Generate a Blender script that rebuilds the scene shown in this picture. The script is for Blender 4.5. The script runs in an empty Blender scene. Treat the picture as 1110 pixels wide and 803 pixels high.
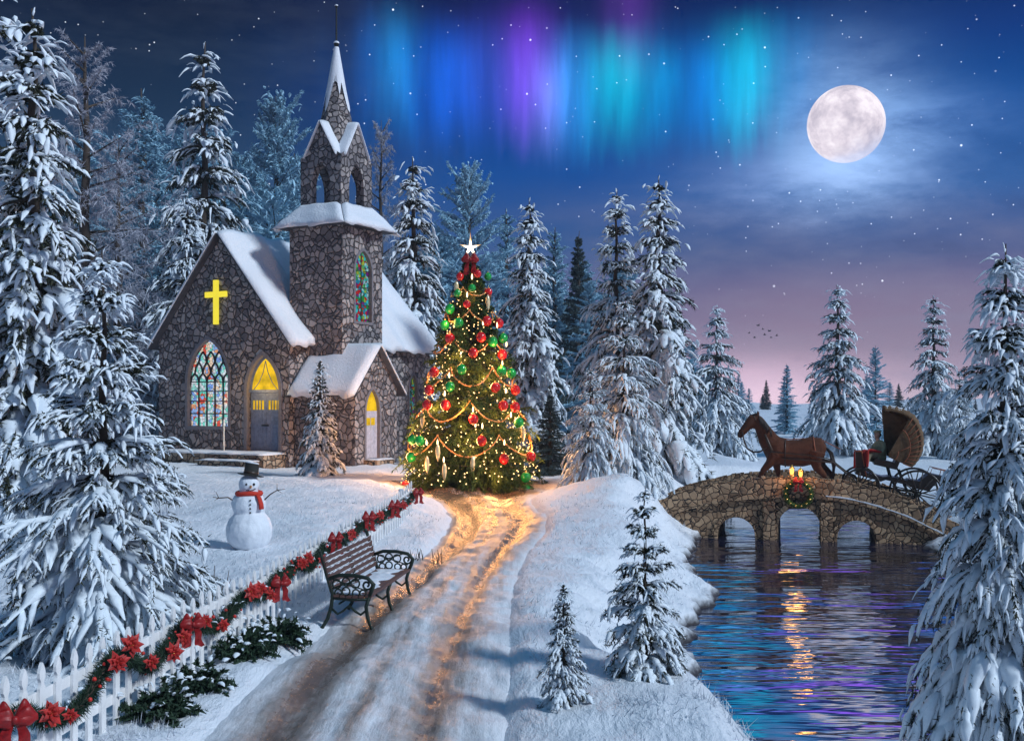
import bpy, bmesh, math, random
import numpy as np
from mathutils import Vector, Matrix, Quaternion
from mathutils.geometry import tessellate_polygon

PI = math.pi
R = math.radians
SC = bpy.context.scene
COL = SC.collection
F, CX, HY, EYE = 1190.0, 555.0, 430.0, 2.8      # focal length and horizon of the photograph in its pixels, eye height in metres


def P(px, py, d):
    """world point seen at photo pixel px,py at distance d in front of the camera"""
    return ((px - CX) / F * d, d, EYE - (py - HY) / F * d)


def lin(r, g, b):
    f = lambda c: (c / 255 / 12.92) if c / 255 <= .04045 else ((c / 255 + .055) / 1.055) ** 2.4
    return (f(r), f(g), f(b), 1)


# ------------------------------------------------------------------ node helpers
class E:
    """a float expression made of math nodes"""
    def __init__(s, nt, sock): s.nt, s.s = nt, sock
    def _m(s, op, *a):
        n = s.nt.nodes.new('ShaderNodeMath'); n.operation = op
        for i, v in enumerate(a):
            if isinstance(v, E): s.nt.links.new(v.s, n.inputs[i])
            else: n.inputs[i].default_value = float(v)
        return E(s.nt, n.outputs[0])
    def __add__(s, o): return s._m('ADD', s, o)
    __radd__ = __add__
    def __sub__(s, o): return s._m('SUBTRACT', s, o)
    def __rsub__(s, o): return s._m('SUBTRACT', o, s)
    def __mul__(s, o): return s._m('MULTIPLY', s, o)
    __rmul__ = __mul__
    def __truediv__(s, o): return s._m('DIVIDE', s, o)
    def pow(s, o): return s._m('POWER', s, o)
    def abs(s): return s._m('ABSOLUTE', s)
    def floor(s): return s._m('FLOOR', s)
    def fract(s): return s._m('FRACT', s)
    def max(s, o): return s._m('MAXIMUM', s, o)
    def min(s, o): return s._m('MINIMUM', s, o)
    def clamp(s): return s.max(0.0).min(1.0)
    def gauss(s, c, w):
        q = (s - c) / w
        return (q * q * -1.0)._m('EXPONENT', q * q * -1.0)
    def step(s, a, b):
        n = s.nt.nodes.new('ShaderNodeMapRange'); n.interpolation_type = 'SMOOTHSTEP'
        s.nt.links.new(s.s, n.inputs[0])
        n.inputs[1].default_value, n.inputs[2].default_value = a, b
        return E(s.nt, n.outputs[0])


def ramp(nt, fac, stops, interp='LINEAR'):
    n = nt.nodes.new('ShaderNodeValToRGB'); n.color_ramp.interpolation = interp
    el = n.color_ramp.elements
    while len(el) < len(stops): el.new(0.5)
    for e, (p, c) in zip(el, stops):
        e.position = p; e.color = c if len(c) == 4 else (*c, 1)
    nt.links.new(fac.s if isinstance(fac, E) else fac, n.inputs[0])
    return n.outputs[0]


def mix(nt, fac, a, b, mode='MIX'):
    n = nt.nodes.new('ShaderNodeMix'); n.data_type = 'RGBA'; n.blend_type = mode
    for i, v in ((0, fac), (6, a), (7, b)):
        if isinstance(v, E): nt.links.new(v.s, n.inputs[i])
        elif hasattr(v, 'is_output'): nt.links.new(v, n.inputs[i])
        else: n.inputs[i].default_value = v if i == 0 else (v if len(v) == 4 else (*v, 1))
    return n.outputs[2]


def noise(nt, vec, scale, detail=4, rough=.55, dist=0.0, out=0):
    n = nt.nodes.new('ShaderNodeTexNoise')
    n.inputs['Scale'].default_value = scale; n.inputs['Detail'].default_value = detail
    n.inputs['Roughness'].default_value = rough; n.inputs['Distortion'].default_value = dist
    if vec is not None: nt.links.new(vec, n.inputs['Vector'])
    return E(nt, n.outputs[0]) if out == 0 else n.outputs[1]


def mapping(nt, vec, scale=(1, 1, 1), rot=(0, 0, 0), loc=(0, 0, 0)):
    n = nt.nodes.new('ShaderNodeMapping')
    n.inputs['Scale'].default_value = scale; n.inputs['Rotation'].default_value = rot; n.inputs['Location'].default_value = loc
    nt.links.new(vec, n.inputs['Vector'])
    return n.outputs[0]


def coord(nt, which='Object'):
    n = nt.nodes.new('ShaderNodeTexCoord')
    return n.outputs[which]


def position(nt):
    return nt.nodes.new('ShaderNodeNewGeometry').outputs['Position']


def xyz(nt, vec):
    n = nt.nodes.new('ShaderNodeSeparateXYZ'); nt.links.new(vec, n.inputs[0])
    return [E(nt, o) for o in n.outputs]


def bump(nt, bsdf, height, strength, dist, prev=None):
    n = nt.nodes.new('ShaderNodeBump')
    n.inputs['Strength'].default_value = strength; n.inputs['Distance'].default_value = dist
    nt.links.new(height.s if isinstance(height, E) else height, n.inputs['Height'])
    if prev is not None: nt.links.new(prev, n.inputs['Normal'])
    nt.links.new(n.outputs[0], bsdf.inputs['Normal'])
    return n.outputs[0]


def newmat(name):
    m = bpy.data.materials.new(name); m.use_nodes = True
    nt = m.node_tree; b = nt.nodes['Principled BSDF']
    return m, nt, b


def plain(name, c, rough=.6, metal=0.0, var=.18, nscale=8.0, bumps=.15, spec=.4, emit=None, es=0.0):
    """a principled material whose colour wanders a little and whose surface is not perfectly smooth"""
    m, nt, b = newmat(name)
    co = coord(nt)
    n = noise(nt, co, nscale, 5)
    dark = tuple(max(0, v * (1 - var)) for v in c[:3]); light = tuple(min(1, v * (1 + var)) for v in c[:3])
    nt.links.new(ramp(nt, n, [(.3, dark), (.7, light)]), b.inputs['Base Color'])
    b.inputs['Roughness'].default_value = rough; b.inputs['Metallic'].default_value = metal
    b.inputs['Specular IOR Level'].default_value = spec
    if bumps: bump(nt, b, noise(nt, co, nscale * 4, 4), bumps, .02)
    if emit:
        b.inputs['Emission Color'].default_value = (*emit[:3], 1); b.inputs['Emission Strength'].default_value = es
    return m


# ------------------------------------------------------------------ mesh helpers
def mesh_np(name, V, faces, smooth=True, mats=(), midx=None):
    """faces: list of integer arrays (n,k)"""
    me = bpy.data.meshes.new(name)
    V = np.asarray(V, np.float32)
    me.vertices.add(len(V)); me.vertices.foreach_set('co', V.ravel())
    faces = [np.asarray(f, np.int32) for f in faces if len(f)]
    loops = np.concatenate([f.ravel() for f in faces])
    tot = np.concatenate([np.full(len(f), f.shape[1], np.int32) for f in faces])
    start = np.concatenate([[0], np.cumsum(tot)[:-1]]).astype(np.int32)
    me.loops.add(len(loops)); me.loops.foreach_set('vertex_index', loops)
    me.polygons.add(len(tot)); me.polygons.foreach_set('loop_start', start); me.polygons.foreach_set('loop_total', tot)
    me.polygons.foreach_set('use_smooth', np.full(len(tot), smooth))
    for m in mats: me.materials.append(m)
    if midx is not None: me.polygons.foreach_set('material_index', np.asarray(midx, np.int32))
    me.update(calc_edges=True); me.validate()
    return me


class MB:
    """collects shapes that become one mesh object"""
    def __init__(s): s.v, s.f, s.m, s.sm, s.cur = [], [], [], [], 0
    def add(s, vs, fs, smooth=False):
        o = len(s.v); s.v += [tuple(v) for v in vs]
        for f in fs: s.f.append([i + o for i in f]); s.m.append(s.cur); s.sm.append(smooth)
        return o
    def box(s, lo, hi, M=None):
        (a, b, c), (d, e, f) = lo, hi
        vs = [(a, b, c), (d, b, c), (d, e, c), (a, e, c), (a, b, f), (d, b, f), (d, e, f), (a, e, f)]
        if M is not None: vs = [M @ Vector(v) for v in vs]
        s.add(vs, [(3, 2, 1, 0), (4, 5, 6, 7), (0, 1, 5, 4), (1, 2, 6, 5), (2, 3, 7, 6), (3, 0, 4, 7)])
    def bar(s, p, q, w, h=None, up=(0, 0, 1)):
        """a square bar from p to q, w wide and h tall"""
        h = h or w; p, q = Vector(p), Vector(q); d = (q - p).normalized(); up = Vector(up)
        if abs(d.dot(up)) > .98: up = Vector((1, 0, 0))
        a = d.cross(up).normalized() * (w / 2); b = a.cross(d).normalized() * (h / 2)
        vs = [p - a - b, p + a - b, p + a + b, p - a + b, q - a - b, q + a - b, q + a + b, q - a + b]
        s.add(vs, [(0, 1, 2, 3), (7, 6, 5, 4), (4, 5, 1, 0), (5, 6, 2, 1), (6, 7, 3, 2), (7, 4, 0, 3)])
    def tube(s, pts, rad, n=8, cap=True, squash=1.0, closed=False):
        pts = [Vector(p) for p in pts]; k = len(pts)
        rad = [rad] * k if isinstance(rad, (int, float)) else rad
        vs = []; prev = None
        for i, p in enumerate(pts):
            if closed: t = pts[(i + 1) % k] - pts[i - 1]
            else: t = pts[min(i + 1, k - 1)] - pts[max(i - 1, 0)]
            t = t.normalized() if t.length > 1e-9 else Vector((0, 0, 1))
            if prev is None:
                u = Vector((0, 0, 1)) if abs(t.z) < .9 else Vector((1, 0, 0))
                a = t.cross(u).normalized()
            else: a = (prev - t * prev.dot(t)).normalized()
            prev = a; b = t.cross(a)
            for j in range(n):
                an = 2 * PI * j / n
                vs.append(p + a * math.cos(an) * rad[i] + b * math.sin(an) * rad[i] * squash)
        fs = [(i * n + j, i * n + (j + 1) % n, (i + 1) * n + (j + 1) % n, (i + 1) * n + j) for i in range(k - 1) for j in range(n)]
        if closed: fs += [((k - 1) * n + j, (k - 1) * n + (j + 1) % n, (j + 1) % n, j) for j in range(n)]
        elif cap: fs += [tuple(range(n - 1, -1, -1)), tuple((k - 1) * n + j for j in range(n))]
        s.add(vs, fs, True)
    def ball(s, c, r, n=14, m=9, M=None):
        rx, ry, rz = (r, r, r) if isinstance(r, (int, float)) else r
        vs = []
        for i in range(m + 1):
            th = PI * i / m
            for j in range(n):
                ph = 2 * PI * j / n
                v = Vector((rx * math.sin(th) * math.cos(ph), ry * math.sin(th) * math.sin(ph), rz * math.cos(th)))
                if M is not None: v = M @ v
                vs.append(v + Vector(c))
        fs = [(i * n + j, (i + 1) * n + j, (i + 1) * n + (j + 1) % n, i * n + (j + 1) % n) for i in range(m) for j in range(n)]
        s.add(vs, fs, True)
    def lathe(s, prof, c=(0, 0, 0), n=20, smooth=True):
        vs = [(c[0] + r * math.cos(2 * PI * j / n), c[1] + r * math.sin(2 * PI * j / n), c[2] + z) for r, z in prof for j in range(n)]
        k = len(prof)
        fs = [(i * n + j, i * n + (j + 1) % n, (i + 1) * n + (j + 1) % n, (i + 1) * n + j) for i in range(k - 1) for j in range(n)]
        fs += [tuple(range(n - 1, -1, -1)), tuple((k - 1) * n + j for j in range(n))]
        s.add(vs, fs, smooth)
    def prism(s, poly, t0, t1, M, smooth=False):
        """poly in the local xy plane pushed from z=t0 to z=t1, M places it"""
        k = len(poly)
        vs = [M @ Vector((x, y, t0)) for x, y in poly] + [M @ Vector((x, y, t1)) for x, y in poly]
        tris = tessellate_polygon([[Vector((x, y, 0)) for x, y in poly]])
        fs = [tuple(t) for t in tris] + [tuple(i + k for i in t) for t in tris]
        fs += [(i, (i + 1) % k, (i + 1) % k + k, i + k) for i in range(k)]
        s.add(vs, fs, smooth)
    def sheet(s, outer, holes, M, depth=0.0):
        """a wall face with openings; every opening gets reveals depth deep (towards local -z)"""
        loops = [[Vector((x, y, 0)) for x, y in l] for l in [outer] + holes]
        flat = [v for l in loops for v in l]
        s.add([M @ v for v in flat], [tuple(t) for t in tessellate_polygon(loops)])
        for h in holes:
            k = len(h)
            vs = [M @ Vector((x, y, 0)) for x, y in h] + [M @ Vector((x, y, -depth)) for x, y in h]
            s.add(vs, [(i, (i + 1) % k, (i + 1) % k + k, i + k) for i in range(k)])
    def grid(s, fn, nu, nv, smooth=True, closed_u=False):
        vs = [fn(i / nu, j / nv) for j in range(nv + 1) for i in range(nu + 1)]
        w = nu + 1
        s.add(vs, [(j * w + i, j * w + i + 1, (j + 1) * w + i + 1, (j + 1) * w + i) for j in range(nv) for i in range(nu)], smooth)
    def build(s, name, mats, parent=None, fix=True):
        me = bpy.data.meshes.new(name)
        me.from_pydata(s.v, [], s.f)
        for m in (mats if isinstance(mats, (list, tuple)) else [mats]): me.materials.append(m)
        me.polygons.foreach_set('material_index', s.m); me.polygons.foreach_set('use_smooth', s.sm)
        if fix:
            bm = bmesh.new(); bm.from_mesh(me); bmesh.ops.recalc_face_normals(bm, faces=bm.faces); bm.to_mesh(me); bm.free()
        me.update()
        return link(name, me, parent)


def link(name, data, parent=None):
    o = bpy.data.objects.new(name, data); COL.objects.link(o)
    if parent is not None: o.parent = parent
    return o


def tag(o, label=None, cat=None, group=None, kind=None):
    if label: o['label'] = label
    if cat: o['category'] = cat
    if group: o['group'] = group
    if kind: o['kind'] = kind
    return o


def empty(name, loc=(0, 0, 0), rz=0.0, label=None, cat=None, group=None):
    o = link(name, None); o.location = loc; o.rotation_euler = (0, 0, rz); o.empty_display_size = .2
    return tag(o, label, cat, group)


KIDS = {}
def dup(o, parent=None):
    if not KIDS:
        for x in bpy.data.objects:
            if x.parent: KIDS.setdefault(x.parent.name, []).append(x)
    c = o.copy(); COL.objects.link(c)
    if parent is not None: c.parent = parent
    for k in [x for x in COL.objects if x.parent == o]: dup(k, c)
    return c


def remesh(o, voxel, smooth=4, fac=.5):
    m = o.modifiers.new('Remesh', 'REMESH'); m.mode = 'VOXEL'; m.voxel_size = voxel; m.use_smooth_shade = True
    if smooth:
        q = o.modifiers.new('Smooth', 'SMOOTH'); q.iterations = smooth; q.factor = fac
    return o


# ------------------------------------------------------------------ numpy noise
def vnoise(x, y, seed=0):
    xi, yi = np.floor(x).astype(np.int64), np.floor(y).astype(np.int64)
    fx, fy = x - xi, y - yi
    fx, fy = fx * fx * (3 - 2 * fx), fy * fy * (3 - 2 * fy)
    def h(a, b):
        n = (a * 374761393 + b * 668265263 + seed * 982451653) & 0x7fffffff
        n = ((n ^ (n >> 13)) * 1274126177) & 0x7fffffff
        return ((n ^ (n >> 16)) & 0xffff) / 65535.0
    return (h(xi, yi) * (1 - fx) + h(xi + 1, yi) * fx) * (1 - fy) + (h(xi, yi + 1) * (1 - fx) + h(xi + 1, yi + 1) * fx) * fy - .5


def sstep(x, a, b):
    t = np.clip((x - a) / (b - a), 0, 1)
    return t * t * (3 - 2 * t)
# ------------------------------------------------------------------ materials
def mat_snow(name='snow', scale=1.0, tint=(.80, .84, .90), streak=True):
    m, nt, b = newmat(name)
    p = position(nt) if streak else coord(nt)
    big = noise(nt, p, .6 * scale, 5)
    mid = noise(nt, mapping(nt, p, (1.0, .35, 1.0), (0, 0, R(-28))), 9 * scale, 6, .65)
    fine = noise(nt, p, 60 * scale, 3, .7)
    c = ramp(nt, big * .5 + mid * .5, [(.3, tuple(v * .93 for v in tint)), (.6, tint), (.8, (.88, .89, .92))])
    if name == 'snow_ground':
        zz = xyz(nt, p)[2] + (mid - .5) * .22
        c = mix(nt, zz.step(-1.24, -1.02), (.035, .03, .034, 1), c)
    nt.links.new(c, b.inputs['Base Color'])
    b.inputs['Roughness'].default_value = .55; b.inputs['Specular IOR Level'].default_value = .35
    n1 = bump(nt, b, mid, .75, .085 / scale)
    bump(nt, b, fine, .5, .008 / scale, n1)
    return m


def mat_snow_clump(name, tint=(.80, .88, .95)):
    m, nt, b = newmat(name)
    p = coord(nt)
    n = noise(nt, p, 55, 4, .65)
    nt.links.new(ramp(nt, n, [(.25, tuple(v * .82 for v in tint)), (.6, tint)]), b.inputs['Base Color'])
    b.inputs['Roughness'].default_value = .6; b.inputs['Specular IOR Level'].default_value = .25
    bump(nt, b, noise(nt, p, 130, 3, .7), .6, .006)
    return m


def mat_needles(name, dark, light, scale=14):
    m, nt, b = newmat(name)
    p = coord(nt)
    info = nt.nodes.new('ShaderNodeObjectInfo')
    n = noise(nt, p, scale, 5, .7)
    c = ramp(nt, n, [(.3, dark), (.7, light)])
    c = mix(nt, E(nt, info.outputs['Random']) * .35, c, tuple(v * .55 for v in dark))
    nt.links.new(c, b.inputs['Base Color'])
    b.inputs['Roughness'].default_value = .7; b.inputs['Specular IOR Level'].default_value = .2
    return m


def mat_stone(name, stops, scale, mortar=(.018, .016, .018), edge=.05, depth=.05, moss=None):
    m, nt, b = newmat(name)
    p = coord(nt)
    nv = nt.nodes.new('ShaderNodeTexNoise'); nv.inputs['Scale'].default_value = 1.6; nv.inputs['Detail'].default_value = 3
    nt.links.new(p, nv.inputs['Vector'])
    wob = nt.nodes.new('ShaderNodeVectorMath'); wob.operation = 'MULTIPLY_ADD'
    nt.links.new(nv.outputs[1], wob.inputs[0]); wob.inputs[1].default_value = (.34, .34, .30); nt.links.new(p, wob.inputs[2])
    v = nt.nodes.new('ShaderNodeTexVoronoi'); v.feature = 'F1'; v.inputs['Scale'].default_value = scale; v.inputs['Randomness'].default_value = .95
    d = nt.nodes.new('ShaderNodeTexVoronoi'); d.feature = 'DISTANCE_TO_EDGE'; d.inputs['Scale'].default_value = scale; d.inputs['Randomness'].default_value = .95
    for q in (v, d): nt.links.new(wob.outputs[0], q.inputs['Vector'])
    cell = xyz(nt, v.outputs['Color'])
    grain = noise(nt, p, 22, 6, .7)
    col = ramp(nt, cell[0] * .75 + grain * .3, stops)
    col = mix(nt, (grain - .45) * 1.2, col, (.03, .028, .03, 1))
    dist = E(nt, d.outputs['Distance'])
    k = (dist + (grain - .5) * .05).step(edge * .35, edge * 1.5)
    col = mix(nt, k, (*mortar, 1), col)
    nt.links.new(col, b.inputs['Base Color'])
    b.inputs['Roughness'].default_value = .8; b.inputs['Specular IOR Level'].default_value = .3
    n1 = bump(nt, b, dist.step(0, edge * 3.2) + grain * .25 + cell[1] * .25, 1.0, depth)
    bump(nt, b, noise(nt, p, 60, 3), .35, .01, n1)
    return m


M = {}
M['snow'] = mat_snow('snow_ground')
M['snow_roof'] = mat_snow('snow_on_roof', 1.4)
M['snow_body'] = mat_snow('packed_snow', 2.5, streak=False)
M['snow_man'] = mat_snow('rolled_snow', 7.0, streak=False)
M['clump'] = mat_snow_clump('snow_clumps')
M['clump_warm'] = mat_snow_clump('frosted_snow', (.72, .70, .74))
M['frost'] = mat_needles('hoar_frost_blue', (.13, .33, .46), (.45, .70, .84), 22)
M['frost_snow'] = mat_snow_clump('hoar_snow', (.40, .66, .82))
M['frost_grey'] = mat_needles('hoar_frost_grey', (.26, .27, .33), (.60, .62, .71), 20)
M['needle'] = mat_needles('spruce_needles', (.014, .018, .012), (.055, .06, .03))
M['needle_mid'] = mat_needles('blue_spruce_needles', (.03, .05, .055), (.10, .15, .16))
M['fir'] = mat_needles('fir_needles', (.03, .065, .015), (.14, .22, .05))
M['holly'] = mat_needles('shrub_leaves', (.012, .03, .02), (.05, .09, .05), 9)
M['bark'] = plain('bark', (.06, .045, .035), .9, var=.4, nscale=30, bumps=.8)
M['stone'] = mat_stone('church_rubble_stone', [(.12, (.115, .105, .115)), (.35, (.20, .185, .195)), (.6, (.30, .27, .27)), (.85, (.46, .41, .39))], 4.0, mortar=(.04, .036, .038), edge=.045, depth=.08)
M['stone_warm'] = mat_stone('step_stone', [(.1, (.15, .11, .08)), (.5, (.36, .27, .19)), (.9, (.50, .40, .29))], 3.4)
M['bridge_stone'] = mat_stone('bridge_rubble_stone', [(.1, (.17, .105, .065)), (.45, (.40, .25, .145)), (.85, (.60, .40, .24))], 6.2, edge=.045, depth=.035)
M['roof'] = plain('dark_slate', (.05, .05, .06), .8, var=.3, nscale=5)
M['frame_stone'] = plain('dressed_stone', (.17, .165, .185), .8, nscale=12)
M['lead'] = plain('lead_bars', (.012, .012, .014), .5, bumps=0)
M['door'] = plain('blue_door_paint', (.13, .17, .27), .55, var=.25, nscale=9)
M['iron'] = plain('black_iron', (.018, .022, .02), .45, .6, nscale=20)
M['bench_iron'] = plain('green_black_iron', (.022, .034, .026), .45, .4, nscale=25, bumps=.3)
M['white'] = plain('white_fence_paint', (.86, .86, .86), .5, var=.06, nscale=14)
M['red'] = plain('red_ribbon', (.27, .008, .009), .42, var=.35, nscale=12)
M['redglass'] = plain('red_bauble', (.62, .012, .012), .12, var=.05, bumps=0, spec=.7)
M['greenglass'] = plain('green_bauble', (.01, .34, .05), .12, var=.05, bumps=0, spec=.7)
M['gold'] = plain('gold_metal', (.85, .55, .16), .25, .9, bumps=0)
M['goldsoft'] = plain('gold_bead', (.80, .36, .12), .35, .5, bumps=0)
M['black'] = plain('black_felt', (.02, .018, .016), .8, nscale=20)
M['coal'] = plain('coal', (.012, .012, .014), .6)
M['carrot'] = plain('carrot', (.55, .26, .10), .6)
M['twig'] = plain('twig', (.07, .045, .035), .85)
M['scarf'] = plain('red_wool', (.60, .045, .025), .9, nscale=40, bumps=.5)
M['berry'] = plain('red_berry', (.55, .03, .02), .3, bumps=0)
M['petal'] = plain('poinsettia_petal', (.42, .022, .018), .55, var=.4, nscale=20)
M['leather'] = plain('dark_leather', (.045, .026, .016), .4, nscale=14)
M['strap'] = plain('harness_strap', (.035, .02, .014), .45)
M['hood'] = plain('hood_cloth', (.135, .075, .034), .75, var=.3, nscale=10, bumps=.3)
M['hood_trim'] = plain('russet_piping', (.30, .09, .04), .6)
M['lacquer'] = plain('dark_lacquer', (.03, .022, .018), .3)
M['coat'] = plain('olive_coat', (.34, .32, .19), .85, nscale=25)
M['trouser'] = plain('tan_trousers', (.28, .25, .16), .85, nscale=25)
M['skin'] = plain('skin', (.55, .33, .24), .55, var=.08, bumps=0)
M['blanket'] = plain('red_blanket', (.45, .03, .025), .9, nscale=30)
M['bird'] = plain('dark_feathers', (.02, .02, .022), .7)


def mat_wood(name, dark, light, along=(1, 14, 14)):
    m, nt, b = newmat(name)
    p = mapping(nt, coord(nt), along)
    n = noise(nt, p, 5, 6, .65, .4)
    c = ramp(nt, n, [(.25, dark), (.7, light)])
    fr = noise(nt, coord(nt), 9, 5, .7)
    c = mix(nt, (fr - .64) * 2.4, c, (.42, .46, .54, 1))
    nt.links.new(c, b.inputs['Base Color']); b.inputs['Roughness'].default_value = .6
    bump(nt, b, n, .5, .006)
    return m
M['bench_wood'] = mat_wood('frosty_bench_planks', (.05, .022, .018), (.16, .08, .065), (14, 1.2, 14))


def mat_glow(name, c, strength, var=.25, nscale=3.0):
    m, nt, b = newmat(name)
    n = noise(nt, coord(nt), nscale, 3)
    dark = tuple(v * (1 - var) for v in c[:3])
    e = nt.nodes.new('ShaderNodeEmission'); e.inputs[1].default_value = strength
    nt.links.new(ramp(nt, n, [(.35, dark), (.65, c[:3])]), e.inputs[0])
    nt.links.new(e.outputs[0], nt.nodes['Material Output'].inputs[0])
    return m
M['glow_yellow'] = mat_glow('lit_amber_glass', lin(255, 205, 40)[:3], 1.05, .45, 2.2)
M['glow_cross'] = mat_glow('lit_cross', lin(250, 232, 70)[:3], 1.0, .08)
M['glow_bulb'] = mat_glow('warm_bulb', (1.0, .60, .24), 4.5, 0)
M['glow_bulb_big'] = mat_glow('warm_bulb_large', (1.0, .68, .36), 5.0, 0)
M['glow_star'] = mat_glow('lit_star', (1.0, .82, .58), 1.0, 0)
def _star():
    nt = M['glow_star'].node_tree; e = [n for n in nt.nodes if n.type == 'EMISSION'][0]
    c = xyz(nt, coord(nt)); r2 = c[0] * c[0] + c[2] * c[2]
    nt.links.new(ramp(nt, r2 * 5.0, [(0, (1, .95, .85)), (.25, (1, .66, .32)), (.9, (1, .42, .14))]), e.inputs[0])
    nt.links.new((r2.gauss(0, .05) * 5.0 + .9).s, e.inputs[1])
_star()
M['flame'] = mat_glow('lantern_flame', (1.0, .52, .12), 2.0, 0)
M['pole'] = plain('white_pole', (.75, .70, .60), .6)


def mat_stained(name, sx, sz, palette, strength, oct2=.5, axis=0):
    """small coloured panes lit from the inside; axis is the horizontal one"""
    m, nt, b = newmat(name)
    c = xyz(nt, coord(nt))
    comb = nt.nodes.new('ShaderNodeCombineXYZ')
    nt.links.new((c[axis] * sx).floor().s, comb.inputs[0]); nt.links.new((c[2] * sz).floor().s, comb.inputs[1])
    w = nt.nodes.new('ShaderNodeTexWhiteNoise'); w.noise_dimensions = '3D'; nt.links.new(comb.outputs[0], w.inputs['Vector'])
    v = nt.nodes.new('ShaderNodeTexVoronoi'); v.inputs['Scale'].default_value = 7.5; nt.links.new(coord(nt), v.inputs['Vector'])
    f = (E(nt, w.outputs['Value']) * (1 - oct2) + xyz(nt, v.outputs['Color'])[0] * oct2).clamp()
    col = ramp(nt, f, palette, 'CONSTANT')
    vd = nt.nodes.new('ShaderNodeTexVoronoi'); vd.feature = 'DISTANCE_TO_EDGE'; vd.inputs['Scale'].default_value = 7.5
    nt.links.new(coord(nt), vd.inputs['Vector'])
    col = mix(nt, E(nt, vd.outputs['Distance']).step(.01, .07), (.01, .01, .012, 1), col)
    shade = noise(nt, coord(nt), 6, 3) * 1.1 + .45
    e = nt.nodes.new('ShaderNodeEmission'); nt.links.new(col, e.inputs[0]); nt.links.new((shade * strength).s, e.inputs[1])
    g = nt.nodes.new('ShaderNodeBsdfGlossy'); g.inputs['Roughness'].default_value = .15
    mx = nt.nodes.new('ShaderNodeMixShader'); mx.inputs[0].default_value = .06
    nt.links.new(e.outputs[0], mx.inputs[1]); nt.links.new(g.outputs[0], mx.inputs[2])
    nt.links.new(mx.outputs[0], nt.nodes['Material Output'].inputs[0])
    return m
L_ = lambda r, g, b: lin(r, g, b)[:3]
PAL_BIG = [(0, L_(120, 160, 230)), (.17, L_(150, 220, 215)), (.3, L_(215, 225, 235)), (.44, L_(110, 215, 200)), (.54, L_(240, 215, 190)), (.66, L_(215, 80, 60)), (.72, L_(140, 175, 230)), (.84, L_(225, 160, 120)), (.93, L_(200, 80, 140))]
PAL_TOWER = [(0, L_(30, 150, 190)), (.2, L_(60, 210, 220)), (.36, L_(170, 230, 240)), (.48, L_(40, 160, 80)), (.58, L_(210, 40, 40)), (.68, L_(130, 40, 140)), (.76, L_(180, 200, 60)), (.86, L_(90, 190, 120))]
M['glass_big'] = mat_stained('stained_glass_large', 2.2, 2.0, PAL_BIG, .95, .35)
M['glass_tower'] = mat_stained('stained_glass_tower', 2.5, 2.0, PAL_TOWER, .62, .75, 1)
M['glass_side'] = mat_stained('stained_glass_side', 3.5, 2.5, PAL_TOWER, .35, .7, 1)
# ------------------------------------------------------------------ terrain
ZW = -1.25                                           # water level
POND = np.array([(5.05, 30.0), (4.35, 27.6), (4.15, 24.5), (4.25, 22.4), (3.45, 20.4), (2.95, 18.9), (2.75, 17.6), (2.75, 16.4), (2.35, 15.2), (2.15, 14.1), (2.35, 13.3), (3.4, 12.75),
                 (5.2, 13.0), (6.6, 14.8), (7.4, 17.9), (8.4, 20.5), (9.3, 23.0), (10.2, 25.6), (11.0, 27.8), (10.9, 29.4), (11.6, 31.5), (13.0, 35.0), (13.5, 38.5), (10, 40.5), (7.4, 39.5), (6.2, 36.0), (5.4, 32.5)])


def sdf(x, y, poly):
    """signed distance to a polygon, negative inside"""
    d = np.full(x.shape, 1e9); s = np.ones(x.shape)
    n = len(poly)
    for i in range(n):
        ax, ay = poly[i]; bx, by = poly[i - 1]
        ex, ey = bx - ax, by - ay; wx, wy = x - ax, y - ay
        t = np.clip((wx * ex + wy * ey) / (ex * ex + ey * ey), 0, 1)
        d = np.minimum(d, (wx - ex * t) ** 2 + (wy - ey * t) ** 2)
        c1, c2, c3 = y >= ay, y < by, ex * wy > ey * wx
        s = np.where((c1 & c2 & c3) | (~c1 & ~c2 & ~c3), -s, s)
    return s * np.sqrt(d)


PY = np.array([2.0, 8.9, 12.3, 15, 17.5, 20, 22.2, 25, 28, 30.5, 32.2, 33.6, 36.0])
PL = np.array([-3.0, -2.72, -2.6, -2.3, -1.95, -1.7, -1.5, -1.5, -1.9, -2.6, -3.6, -4.4, -4.6])
PR = np.array([0.1, .05, .10, .1, .15, .4, .75, .95, .55, .75, 1.2, 1.6, 1.8])
GAUSS = [(-5.6, 25, 2.6, 4.5, .30), (-8.0, 31, 4, 4, .18), (2.9, 29.5, 1.6, 2.2, .55), (1.9, 24.0, 1.0, 2.6, .22), (5.2, 35.5, 2.0, 2.0, .5), (1.2, 14.5, .9, 2.2, .12), (-2.35, 26.5, .5, 2.2, .22), (14, 33, 3, 3, .2), (4.3, 41, 2.5, 3, .4)]


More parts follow.
